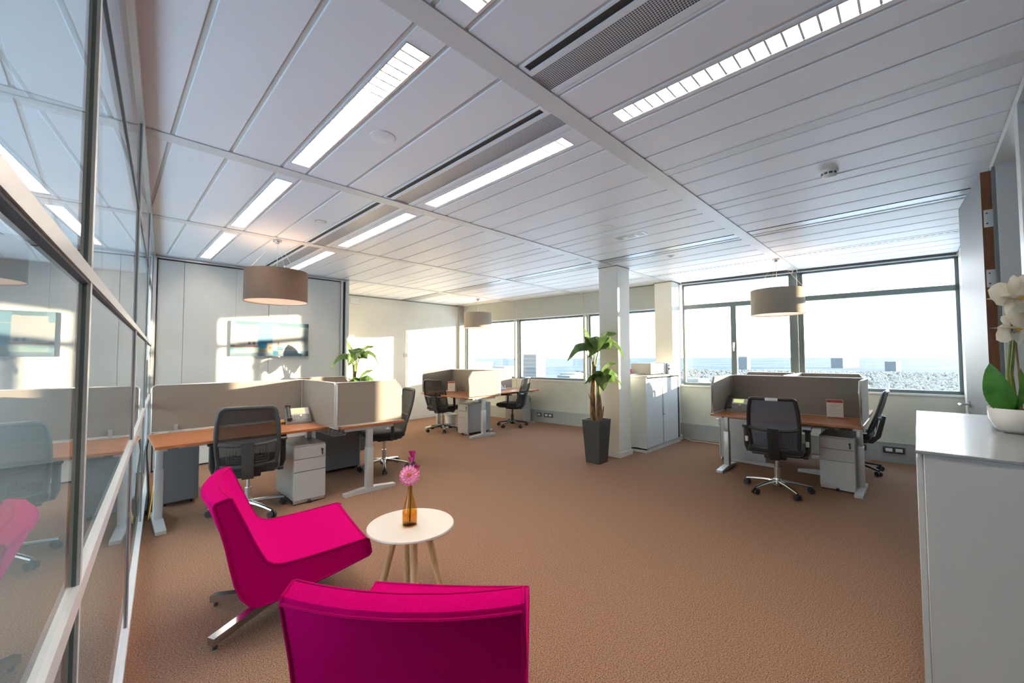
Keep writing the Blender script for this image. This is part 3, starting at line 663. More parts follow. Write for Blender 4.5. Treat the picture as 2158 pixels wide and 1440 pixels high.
desk('desk hidden behind the right-hand screens, side facing the open door', (6.62, .43, 0), 0, L=1.05, D=.76, back=(-.50, .52, .735, ZS+.01), sides=((.51, .06, .735, ZS+.01),))
desk('desk hidden behind the right-hand screens, side facing the tambour cabinet', (6.62, 2.02, 0), PI, L=1.05, D=.76, sides=((-.51, .06, .735, ZS+.01),), gap=-.02)

# ---- drawer pedestals (local: front faces -y)
def pedestal(label, loc, rz, back_only=False, hgt=.56, wd=.30, dp=.56):
    t = thing('drawer_pedestal', label, 'cabinet', loc, rz, 'drawer pedestals')
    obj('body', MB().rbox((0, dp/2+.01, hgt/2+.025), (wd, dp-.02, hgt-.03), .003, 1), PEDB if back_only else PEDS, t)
    zs = [(.04, hgt*.56), (hgt*.565, hgt*.78), (hgt*.785, hgt-.006)]
    for i, (a, b_) in enumerate(zs):
        d_ = obj('drawer_front', MB().rbox((0, .009, (a+b_)/2), (wd-.004, .018, b_-a-.003), .002, 1), PEDF, t)
        if i == 2:
            obj('lock', MB().cyl((wd*.37, -.008, b_-.045), (wd*.37, .0, b_-.045), .009), BLACK, d_); obj('key', MB().cbox((wd*.37, -.012, b_-.045), (.018, .006, .012)).cbox((wd*.375, -.01, b_-.075), (.012, .004, .045)), BLACK, d_)
    obj('plinth', MB().box(-wd/2+.005, .012, .012, wd/2-.005, .03, .045), ALU, t)
    for px_ in (-wd/2+.05, wd/2-.05):
        for py_ in (.06, dp-.06): obj('castor', MB().cyl((px_-.008, py_, .014), (px_+.008, py_, .014), .014), BLACK, t)
    obj('front_castor', MB().cyl((-.012, .0, .016), (.012, .0, .016), .015), BLACK, t)
pedestal('grey drawer pedestal beside the mesh chair at the phone desk', (1.48, 4.30, 0), 0)
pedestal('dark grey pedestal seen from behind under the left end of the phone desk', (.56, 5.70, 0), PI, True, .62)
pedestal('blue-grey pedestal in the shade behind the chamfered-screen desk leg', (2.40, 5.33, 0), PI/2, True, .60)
pedestal('pale drawer pedestal under the far desk with the card', (4.74, 6.015, 0), -PI/2)
pedestal('farthest drawer pedestal against the window parapet', (6.63, 6.14, 0), 0, wd=.24)
pedestal('drawer pedestal under the desk below the right-hand windows', (5.53, .645, 0), -PI/2)
pedestal('pedestal half hidden behind the left leg of the right-hand desk', (6.25, 2.0, 0), PI, hgt=.58, wd=.30)

# ---- task chairs (local: faces +y)
def task_chair(name, label, loc, rz, base=CHROME, meshm=CHMESH, framem=GREYP, spine=True, clip=False, arm=True, top=1.0, lumbar=True, recline=.13, corner=.05, slim=0.0):
    t = thing(name, label, 'office chair', loc, rz, 'mesh-back office chairs')
    def by(z_, u): return -.20-recline*(z_-.5)/.5*(1.0)-.03*math.sin((z_-.5)*5)+.55*u*u
    # seat
    obj('seat', MB().rbox((0, .035, .455), (.49, .47, .075), .034, 3), BLACKF, t)
    obj('seat_pan', MB().rbox((0, .03, .412), (.42, .40, .03), .012), BLACK, t)
    z0, z1 = .47, top
    def halfw(z_): return .215-slim+.02*math.sin((z_-z0)/(z1-z0)*PI)-.008*(z_-z0)/(z1-z0)
    ring = []
    c = corner
    for i in range(7): a = PI/2*i/6; ring.append((halfw(z1)-c+c*math.sin(PI/2-a), z1-c+c*math.sin(a)))
    ring = [(x_, z_) for x_, z_ in ring]
    right_side = [(halfw(z0+.03+k*(z1-c-z0-.03)/6), z0+.03+k*(z1-c-z0-.03)/6) for k in range(7)]
    low = [(halfw(z0)*.0, z0), (halfw(z0)*.5, z0), (halfw(z0)-.04, z0+.006), (halfw(z0)-.008, z0+.02)]
    R_ = low[1:]+right_side[:-1]+ring
    full = [(0, z0)]+R_+[(0, z1)]+[(-x_, z_) for x_, z_ in R_[::-1]]
    bf = obj('backrest', MB().tube([(x_, by(z_, x_), z_) for x_, z_ in full], .017, 8, closed=True, flat=1.15), framem, t)
    obj('back_mesh', MB().grid(lambda u, v: ((2*u-1)*(halfw(z0+v*(z1-z0))-.01), by(z0+v*(z1-z0), (2*u-1)*.21)+.004, z0+.006+v*(z1-z0-.012)), 8, 12), meshm, bf)
    if lumbar:
        zl = z0+.20
        obj('lumbar_bar', MB().tube([(x_*.215, by(zl, x_*.215)-.012, zl+.02*(1-abs(x_))-.012+.035*abs(x_)**2) for x_ in [-1, -.8, -.5, -.2, 0, .2, .5, .8, 1]], .021, 8, flat=.9), framem, t)
        for s_ in (-1, 1):
            mb = MB()
            for k in range(4):
                d_ = .018*k
                mb.tube([(s_*(.135-d_*.0-k*.022+.02), by(.6, .1)-.004, zl-.045), (s_*(.155-k*.022), by(.55, .1)-.004, z0+.045+k*.022), (s_*.055, by(.55, .05)-.004, z0+.04+k*.022)], .0035, 5)
            obj('lumbar_rib', mb, GREYP, t)
    sw = .05 if spine else .035
    obj('spine', MB().add([(-sw, by(.70, 0)-.05, .70), (sw, by(.70, 0)-.05, .70), (sw*.9, -.27, .44), (-sw*.9, -.27, .44), (-sw, by(.70, 0)-.01, .70), (sw, by(.70, 0)-.01, .70), (sw*.9, -.22, .44), (-sw*.9, -.22, .44),
                           (-sw*.9, -.20, .36), (sw*.9, -.20, .36), (sw*.8, .02, .37), (-sw*.8, .02, .37), (sw*.8, .02, .41), (-sw*.8, .02, .41)],
                          [(0, 3, 2, 1), (4, 5, 6, 7), (0, 1, 5, 4), (1, 2, 6, 5), (3, 0, 4, 7), (3, 8, 9, 2), (8, 11, 10, 9), (11, 13, 12, 10), (7, 6, 12, 13), (2, 9, 10, 12, 6), (8, 3, 7, 13, 11)]), framem if lumbar else BLACK, t)
    if clip: obj('coat_clip', MB().rbox((0, by(z1, 0)-.022, z1-.004), (.11, .014, .03), .006), ALUP, t)
    if arm:
        for s_ in (-1, 1):
            ar = obj('armrest', MB().tube([(s_*.20, .0, .405), (s_*.262, -.01, .41), (s_*.275, -.015, .46), (s_*.275, -.02, .66)], .019, 8, flat=1.3), BLACK, t)
            obj('arm_pad', MB().rbox((s_*.27, .02, .672), (.075, .24, .028), .012, 3), BLACK if base is not ALU else GREYP, ar)
            if clip: obj('arm_sleeve', MB().cyl((s_*.275, -.016, .50), (s_*.275, -.018, .555), .021), WHITEP, ar)
    lv = obj('tilt_mechanism', MB().rbox((0, -.02, .385), (.20, .26, .05), .012).cyl((.1, -.03, .385), (.24, -.04, .39), .009).rbox((.255, -.04, .39), (.05, .035, .03), .008), BLACK, t)
    obj('gas_lift', MB().cyl((0, 0, .09), (0, 0, .24), .028).cyl((0, 0, .24), (0, 0, .38), .016), BLACK if base is BLACK else STEEL, t)
    obj('hub', MB().lathe([(0, .055), (.045, .055), (.048, .11), (.036, .135), (0, .135)], 20), base, t)
    for k in range(5):
        a = 2*PI*k/5+.35; ca, sa = math.cos(a), math.sin(a)
        lg = obj('base_leg', MB().tube([(ca*.03, sa*.03, .105), (ca*.13, sa*.13, .098), (ca*.22, sa*.22, .085), (ca*.31, sa*.31, .068)], [.026, .021, .018, .016], 8, flat=.8), base, t)
        cs_ = obj('castor', MB().cyl((ca*.305-sa*.028, sa*.305+ca*.028, .029), (ca*.305-sa*.008, sa*.305+ca*.008, .029), .029, n=16).cyl((ca*.305+sa*.008, sa*.305-ca*.008, .029), (ca*.305+sa*.028, sa*.305-ca*.028, .029), .029, n=16).cyl((ca*.305, sa*.305, .03), (ca*.305, sa*.305, .068), .011), BLACK, lg)
    return t
task_chair('office_chair', 'large black mesh office chair pushed up to the phone desk', (.98, 4.42, 0), R(-14))
task_chair('office_chair', 'black office chair turned sideways at the chamfered-screen desk', (2.61, 4.95, 0), R(80), arm=True)
task_chair('office_chair', 'dark grey office chair at the far desk with the card', (4.72, 6.62, 0), R(-68), base=GREYP)
task_chair('office_chair', 'black office chair with black base nearest the far windows', (6.05, 6.02, 0), R(22), base=BLACK)
task_chair('office_chair', 'mesh chair with chrome star base at the right-hand window desk', (5.10, 1.10, 0), R(-83), meshm=CHMESH2, framem=BLACK, clip=True, lumbar=True, corner=.028, slim=.012)
task_chair('office_chair', 'chair seen from the side behind the right end of the window desk', (6.70, .62, 0), R(-2), base=BLACK, lumbar=True)
task_chair('office_chair', 'chair mostly hidden behind the left leg of the right-hand desk', (6.73, 1.86, 0), R(178), base=CHROME)

# ---- desk phones (local: front faces -y)
def phone(label, loc, rz):
    t = thing('desk_phone', label, 'telephone', loc, rz, 'desk phones')
    PH = mat('phone_grey', (.20, .19, .18), .45); PS = mat('phone_silver', (.58, .56, .53), .4, .2)
    LC = mat('phone_lcd', (.42, .45, .16), .3, emit=(.42, .45, .16), estr=.25); KY = mat('phone_key', (.33, .33, .32), .5)
    body = obj('phone_body', MB().prism([(-.09, 0), (.09, 0), (.09, .03), (.075, .15), (.06, .155), (-.085, .035), (-.09, .02)], 0, -.105, .135), PH, t)
    n_ = Vector((0, -.12, .145)).normalized(); u_ = Vector((1, 0, 0)); v_ = Vector((0, .145, .12)).normalized()
    def onface(name, cx, cy, w_, h_, m_, d_=.004, par=t):
        o_ = Vector((0, -.085, .035)); mb = MB(); vs_ = []
        for k in (-.002, d_):
            for q in ((-1, -1), (1, -1), (1, 1), (-1, 1)): vs_.append(o_+u_*(cx+q[0]*w_/2)+v_*(cy+q[1]*h_/2)+n_*k)
        mb.add(vs_, [(0, 3, 2, 1), (4, 5, 6, 7), (0, 1, 5, 4), (1, 2, 6, 5), (2, 3, 7, 6), (3, 0, 4, 7)])
        return obj(name, mb, m_, par)
    fp = onface('display_bezel', .035, .135, .175, .095, PS)
    onface('display', .02, .14, .115, .062, LC, .0055, fp)
    for i in range(4): onface('soft_key', -.02+i*.027, .097, .014, .006, KY, .006, fp)
    for r_ in range(4):
        for c_ in range(3): onface('key', -.035+c_*.022, .018+r_*.018, .014, .010, KY, .005, body)
    for r_ in range(3): onface('key', .085, .025+r_*.02, .05, .011, KY, .005, body)
    onface('navigation_key', .04, .07, .022, .026, PS, .006, body)
    obj('handset', MB().tube([(-.075, -.075, .055), (-.075, -.04, .10), (-.075, .01, .145), (-.075, .06, .185)], [.02, .019, .019, .021], 10, flat=.75).rbox((-.075, -.07, .055), (.05, .055, .04), .014).rbox((-.075, .055, .178), (.05, .055, .04), .014), BLACK, t)
    obj('foot_stand', MB().box(-.09, .03, 0, .12, .10, .1), BLACK, t)
phone('silver and grey desk phone on the walnut desk before the painting', (1.50, 4.80, .725), R(-8))
phone('desk phone behind the mesh chair at the right-hand window desk', (5.80, 1.68, .725), R(-82))
phone('desk phone on the far desk nearest the windows', (5.95, 6.35, .725), R(10))
t = thing('cable_coil', 'yellow network cable coil beside the silver desk phone', 'cable', (1.33, 4.84, .73))
YC = mat('yellow_cable', (.80, .44, .02), .5)
mb = MB()
for k in range(5):
    mb.tube([(math.cos(q*.6+k)*(.05+.004*k)*1.5+.01*k, math.sin(q*.6+k)*(.032+.003*k), .004+.005*k+.004*math.sin(q*1.3+k)) for q in range(11)], .003, 6, closed=True)
obj('coil', mb, YC, t)
obj('connector', MB().rbox((.085, -.03, .012), (.05, .022, .02), .004).rbox((.05, -.045, .01), (.045, .02, .016), .004), BLACK, t)

# ---- desk cards (local: faces -y)
def card(label, loc, rz):
    t = thing('desk_card', label, 'sign', loc, rz, 'red-headed desk cards')
    RD = mat('card_red', (.50, .05, .07), .5); PP = mat('card_paper', (.82, .80, .74), .5); GT = mat('card_text', (.45, .40, .38), .6)
    obj('card', MB().box(-.075, 0, 0, .075, .004, .21), PP, t); obj('card_foot', MB().box(-.075, 0, 0, .075, .06, .003), PP, t)
    obj('card_header', MB().box(-.072, -.0012, .175, .072, 0, .205), RD, t); obj('card_footer', MB().box(-.072, -.0012, .004, .072, 0, .012), RD, t)
    for k in range(7): obj('text_line', MB().box(-.05, -.001, .15-k*.017, .05-.02*(k % 3), 0, .153-k*.017), GT, t)
card('white card with red header on the right-hand window desk', (5.86, .685, .727), R(-80))
card('white card with red header on the far desk by the white wall', (5.05, 6.78, .727), R(-52))

# ---- tall tambour cabinet with printer
t = thing('tambour_cabinet', 'grey tambour-door cabinet between the two white pillars', 'cabinet', (5.72, 2.885, 0))
W, D, HH = 1.21, .43, 1.145
mb = MB(); mb.box(0, 0, .04, .025, D, HH-.03); mb.box(W-.025, 0, .04, W, D, HH-.03); mb.box(0, D-.02, .04, W, D, HH-.03); mb.box(0, 0, 0, W, D, .06)
obj('body', mb, TAMBB, t); obj('top', MB().rbox((W/2, D/2-.005, HH-.015), (W+.012, D+.02, .03), .003, 1), TAMBB, t)
slat = MB().prism([(-.004, .004), (.004, .0), (.016, .0), (.018, .004), (.016, .008), (-.002, .008)], 2, .07, HH-.05).mesh('tambour_slat'); slat.materials.append(TAMB)
ns = 56
for i in range(ns): link('tambour_slat', slat, None, t, (.03+i*(W-.085)/ns, .012, 0))
obj('bottom_rail', MB().box(.025, -.002, .06, W-.025, .02, .072), ALU, t)
obj('dark_reveal', MB().box(W-.05, .006, .07, W-.027, .03, HH-.05), DARK, t)
obj('handle', MB().rbox((W*.485, .006, .60), (.035, .016, .10), .005), ALU, t); obj('lock', MB().cyl((W*.485, -.004, .52), (W*.485, .01, .52), .014).cbox((W*.49, -.01, .52), (.035, .006, .012)), STEEL, t)
obj('centre_strip', MB().box(W*.485-.006, .002, .07, W*.485+.006, .014, HH-.05), ALU, t)
t = thing('office_printer', 'grey office printer standing on the tambour cabinet', 'printer', (6.40, 3.10, HH))
PB = mat('printer_grey', (.24, .25, .24), .5); PWt = mat('printer_white', (.62, .60, .54), .45)
obj('body', MB().rbox((-.14, 0, .095), (.56, .34, .17), .012), PB, t)
pf = obj('front_module', MB().rbox((.22, -.02, .085), (.16, .33, .17), .012), PWt, t); obj('paper_slot', MB().rbox((.22, -.187, .085), (.12, .012, .03), .004), BLACK, pf); obj('control_panel', MB().rbox((.22, -.187, .14), (.1, .008, .025), .003), PB, pf)
obj('output_tray', MB().rbox((.2, -.04, .178), (.26, .26, .012), .004), PWt, t); obj('paper', MB().box(.1, -.12, .185, .26, .08, .188), CERAM, t)
tag(obj('printer_cable', MB().tube([(5.95, 3.0, HH+.01), (6.02, 2.96, HH+.05), (6.10, 2.95, HH+.055), (6.2, 2.93, HH+.02), (6.28, 2.92, HH+.045), (6.36, 2.92, HH+.03), (6.42, 2.91, HH+.008)], .005, 6), mat('beige_cable', (.55, .5, .4), .5)), 'beige cable lying in front of the printer', 'cable')
lathe_thing('pink_cup', 'pink cup on the tambour cabinet beside the pillar', 'cup', (5.86, 3.24, HH), [('cup_body', [(.0, 0), (.032, 0), (.04, .09), (.037, .09), (.03, .006), (0, .006)], mat('pink_plastic', (.75, .05, .28), .4)), ('rim', [(.036, .086), (.042, .086), (.042, .094), (.036, .094)], mat('pink_plastic', (.75, .05, .28), .4))])

# ---- white cabinet on the right and orchid
t = thing('white_sideboard', 'tall glossy white cabinet at the right edge of the picture', 'cabinet', (2.05, -.387, 0))
obj('carcass', MB().box(.0, .0, .06, 1.40, .385, 1.088), CABW, t); obj('end_panel', MB().rbox((-.009, .192, .549), (.018, .384, 1.078), .002, 1), CABW, t)
obj('top', MB().rbox((.695, .198, 1.094), (1.45, .412, .012), .002, 1), CABT, t); obj('plinth', MB().box(.03, .02, 0, 1.38, .36, .06), GREYP, t)
for i in range(3):
    d_ = obj('cabinet_door', MB().rbox((.235+i*.464, .394, .57), (.46, .018, 1.0), .002, 1), CABW, t); obj('door_grip', MB().box(.42+i*.464, .403, .5, .43+i*.464, .406, .66), ALU, d_)
ox, oy = 2.752, -.288
t = thing('potted_orchid', 'white orchid in a white ceramic bowl on the white cabinet', 'plant', (ox, oy, 1.10))
obj('bowl', MB().lathe([(0, 0), (.036, 0), (.06, .018), (.078, .06), (.082, .105), (.078, .105), (.074, .06), (0, .06)], 40, cap=False), CERAM, t)
obj('soil', MB().lathe([(0, .105), (.05, .102), (.077, .095)], 24, cap=False), SOIL, t)
rr, uu, ff = right, Vector((0, 0, 1)), Vector((fwd.x, fwd.y, 0)).normalized()
r2 = Vector((right.x, right.y, 0)).normalized()
def OP(a, b_, c_=0.0): return r2*a+uu*b_+ff*c_
for a, b_ in ((-.012, -.005), (.006, .004)):
    obj('stem', MB().tube([OP(a, .09), OP(a-.004, .25, .01), OP(a+.008, .42), OP(a+.012+b_, .54, -.01), OP(a-.01, .60, -.03)], [.006, .006, .005, .004, .003], 8), STEM, t)
obj('stem_tie', MB().cyl(OP(-.004, .425), OP(-.003, .433), .012), mat('tie_beige', (.6, .45, .3), .6), t)
obj('support_stick', MB().cyl(OP(.028, .09), OP(.012, .47), .003), TRUNK, t)
def bigleaf(par, base, tip, ctrl, wid, mtl, side, name='leaf', fold=.25, n=10, wavy=0.0):
    base, tip, ctrl, side = Vector(base), Vector(tip), Vector(ctrl), Vector(side)
    def cen(s_): return base*(1-s_)**2+ctrl*2*s_*(1-s_)+tip*s_*s_
    def fn(u, v):
        s_ = v; p = cen(s_); tg = (cen(min(1, s_+.02))-cen(max(0, s_-.02))).normalized()
        sd_ = (side-tg*side.dot(tg)).normalized(); nm = sd_.cross(tg)
        wv = wid*(math.sin(PI*min(1, s_*.93+.07)))**.7*(1-.25*s_)
        q = 2*u-1
        return p+sd_*q*wv+nm*(abs(q)*wv*fold)+nm*(wavy*math.sin(s_*22+3*q)*abs(q))
    return obj(name, MB().grid(fn, 6, n), mtl, par)
bigleaf(t, OP(-.02, .09), OP(-.125, .30, -.02), OP(-.115, .16, -.03), .05, OLEAF, OP(.45, .25, -.6), fold=.3)
bigleaf(t, OP(-.01, .09), OP(-.035, .28, -.05), OP(-.06, .17, -.07), .036, OLEAF, OP(.9, .1, .25), fold=.35)
bigleaf(t, OP(-.005, .09), OP(-.055, .23, .03), OP(-.04, .15, .02), .022, OLEAF, OP(.7, .2, .3), fold=.3)
def orchid(cx, cz, cd, s_, tilt):
    c_ = OP(cx, cz, cd); f_ = obj('orchid_flower', MB().lathe([(0, -.006), (.008*s_*10, 0), (0, .006)], 8, c_, cap=False), PETAL, t)
    for k in range(5):
        a = tilt+k*2*PI/5+PI/2; d_ = OP(math.cos(a), math.sin(a), 0); big = 1.25 if k in (1, 4) else .95
        ln = .062*s_*big*10*.1*1.6; sd_ = OP(-math.sin(a), math.cos(a), 0)
        bigleaf(f_, c_, c_+d_*ln*1.0+OP(0, 0, -.012), c_+d_*ln*.6+OP(0, 0, -.02), (.056 if k in (1, 4) else .036)*s_, PETAL, sd_, 'petal', fold=.12, n=6, wavy=.003)
    obj('lip', MB().lathe([(0, -.012), (.01, -.004), (.011, .004), (0, .012)], 10, c_+OP(0, -.006, -.026), cap=False), mat('orchid_lip', (.72, .42, .05), .6), f_)
    obj('lip_mark', MB().lathe([(0, -.004), (.006, 0), (0, .004)], 8, c_+OP(-.010, .0, -.034), cap=False), mat('orchid_mark', (.45, .04, .06), .6), f_)
orchid(-.035, .575, -.04, 1.0, .1); orchid(.035, .505, -.05, 1.05, .5); orchid(.085, .60, -.03, .95, -.2); orchid(-.0, .45, -.0, .8, .9)
obj('bud', MB().lathe([(0, -.012), (.008, -.004), (.009, .004), (0, .014)], 10, OP(-.098, .61, -.02)), PETAL, t)

# ---- pendant lamps
LAMPSUN = noisy('lamp_shade_sunlit', (0.34, 0.29, 0.23), (0.38, 0.325, 0.26), 200, 0.85, spec=0.2)  # taupe shade lightened in colour to stand in for sunlight on it
def pendant(label, x_, y_, zb, shade):
    t = thing('pendant_lamp', label, 'lamp', (x_, y_, zb), 0, 'drum pendant lamps'); h_ = .335; r_ = .31
    obj('shade', MB().lathe([(r_, 0), (r_, h_)], 64, cap=False), shade, t)
    obj('shade_lining', MB().lathe([(r_-.004, .002), (r_-.004, h_-.002)], 64, cap=False), LAMPIN, t)
    obj('diffuser', MB().lathe([(0, .012), (r_-.008, .012)], 48, cap=False), mat('pendant_diffuser', (.85, .66, .50), .7, emit=(1.0, .62, .42), estr=.10), t)
    obj('rim', MB().tube([(r_*math.cos(q*PI/24), r_*math.sin(q*PI/24), 0.001) for q in range(48)], .003, 6, closed=True), mat('shade_rim', (.2, .12, .08), .6), t)
    zt = ZC-zb
    for k in range(3):
        a = k*2*PI/3+.5; obj('suspension_wire', MB().cyl((r_*math.cos(a), r_*math.sin(a), h_-.01), (.02*math.cos(a), .02*math.sin(a), zt-.03), .0014, n=5), WHITEP, t)
    obj('flex', MB().cyl((0, 0, h_*.6), (0, 0, zt-.03), .0025, n=6), WHITEP, t)
    obj('canopy', MB().lathe([(0, zt-.05), (.02, zt-.05), (.022, zt-.03), (.045, zt-.028), (.046, zt-.004), (0, zt-.004)], 24, cap=False), CHROME, t)
    obj('lamp_holder', MB().cyl((0, 0, h_*.45), (0, 0, h_*.7), .02), WHITEP, t)
    bl = obj('bulb', MB().lathe([(0, .06), (.03, .075), (.035, .1), (.02, .14), (0, .15)], 14, cap=False), mat('pendant_bulb', (1, 1, 1), .5, emit=(1.0, .72, .45), estr=10), t)
pendant('large brown drum pendant lamp before the painting', 1.345, 5.02, 2.05, LAMPSH)
pendant('taupe drum pendant lamp with sunlit-tinted shade near the far corner window', 5.92, 6.97, 2.085, LAMPSUN)
pendant('taupe drum pendant lamp with sunlit-tinted shade in front of the right-hand windows', 6.40, 1.325, 1.99, LAMPSUN)

# ---- painting
t = thing('wall_painting', 'wide abstract blue and white painting on the panelled partition', 'painting', (1.26, YP-.03, 1.457))
PW, PHt = 1.03, .505
pm = bpy.data.materials.new('painting_print'); pm.use_nodes = True; n, l = pm.node_tree.nodes, pm.node_tree.links; b = n['Principled BSDF']; b.inputs['Roughness'].default_value = .45
tc_ = n.new('ShaderNodeTexCoord'); ns_ = n.new('ShaderNodeTexNoise'); ns_.inputs['Scale'].default_value = 9; ns_.inputs['Detail'].default_value = 4
mxv = n.new('ShaderNodeMix'); mxv.data_type = 'VECTOR'; mxv.inputs['Factor'].default_value = .028
l.new(tc_.outputs['Object'], mxv.inputs[4]); l.new(ns_.outputs['Color'], mxv.inputs[5]); l.new(tc_.outputs['Object'], ns_.inputs['Vector'])
sp_ = n.new('ShaderNodeSeparateXYZ'); l.new(mxv.outputs[1], sp_.inputs[0])
cur = None
def colnode(c): q = n.new('ShaderNodeRGB'); q.outputs[0].default_value = (*[v*.36 for v in c], 1); return q.outputs[0]
cur = colnode((.30, .55, .66))
def edge(sock, v, sgn, soft):
    mr = n.new('ShaderNodeMapRange'); mr.inputs[1].default_value = v-soft; mr.inputs[2].default_value = v+soft
    if sgn < 0: mr.inputs[3].default_value = 1; mr.inputs[4].default_value = 0
    l.new(sock, mr.inputs[0]); return mr.outputs[0]
def mul(a, b_):
    q = n.new('ShaderNodeMath'); q.operation = 'MULTIPLY'; l.new(a, q.inputs[0]); l.new(b_, q.inputs[1]); return q.outputs[0]
def rect(x0, x1, z0, z1, c, soft=.004):
    global cur
    x0, x1, z0, z1 = [q*1.0 for q in (x0*PW, x1*PW, (1-z1)*PHt, (1-z0)*PHt)]
    f_ = mul(mul(edge(sp_.outputs[0], x0+.014, 1, soft), edge(sp_.outputs[0], x1+.014, -1, soft)), mul(edge(sp_.outputs[2], z0+.012, 1, soft), edge(sp_.outputs[2], z1+.012, -1, soft)))
    q = n.new('ShaderNodeMix'); q.data_type = 'RGBA'; l.new(f_, q.inputs['Factor']); l.new(cur, q.inputs[6]); l.new(colnode(c), q.inputs[7]); cur = q.outputs[2]
rect(0, 1, .0, .14, (.22, .42, .48), .02)
rect(.0, .06, .0, .25, (.33, .58, .72))
rect(.31, .58, .06, .62, (.30, .62, .82), .006)
rect(.31, .50, .28, .30, (.75, .85, .88))
rect(.32, .50, .55, .74, (.005, .20, .40), .02)
rect(.34, .50, .66, .76, (.02, .36, .55), .02)
rect(.05, .31, .12, .72, (.84, .85, .83), .004)
rect(.0, .31, .26, .68, (.82, .86, .86), .006)
rect(.08, .30, .62, .70, (.45, .50, .52), .025)
rect(.20, .23, .60, .68, (.15, .20, .26), .008)
rect(.255, .285, .60, .68, (.20, .14, .22), .008)
rect(.0, .32, .705, .745, (.36, .11, .05), .006)
rect(.04, .33, .76, .90, (.62, .80, .76), .006)
rect(.06, .22, .77, .84, (.22, .58, .60), .03)
rect(.33, .44, .79, .88, (.42, .38, .24), .008)
rect(.43, .50, .62, .88, (.80, .64, .46), .012)
rect(.45, .49, .72, .80, (.62, .28, .18), .012)
rect(.50, .98, .14, .84, (.84, .84, .81), .006)
rect(.88, .98, .20, .76, (.42, .56, .58), .04)
rect(.90, .96, .44, .58, (.16, .26, .32), .03)
rect(.55, .64, .72, .83, (.0, .22, .42), .012)
rect(.52, .74, .75, .79, (.25, .52, .68), .015)
rect(.56, .58, .58, .72, (.50, .28, .16), .008)
rect(.0, 1, .91, 1.0, (.25, .36, .46), .01)
rect(.50, .57, .84, .97, (.01, .24, .40), .01)
rect(.57, .66, .84, .88, (.55, .30, .26), .01)
rect(.955, 1.1, .0, .16, (.05, .06, .05), .02)
rect(.94, 1.1, .84, 1.0, (.06, .10, .15), .02)
l.new(cur, b.inputs['Base Color'])
obj('canvas', MB().box(0, 0, 0, PW, .028, PHt), mat('canvas_edge', (.48, .40, .27), .7), t)
obj('painted_face', MB().add([(0, -.0006, 0), (PW, -.0006, 0), (PW, -.0006, PHt), (0, -.0006, PHt)], [(0, 1, 2, 3)]), pm, t)
for hx in (.06, .47, .74): obj('hanging_wire', MB().cyl((hx, .025, PHt), (hx, .026, ZC-1.457-.04), .0008, n=4), GREYP, t)

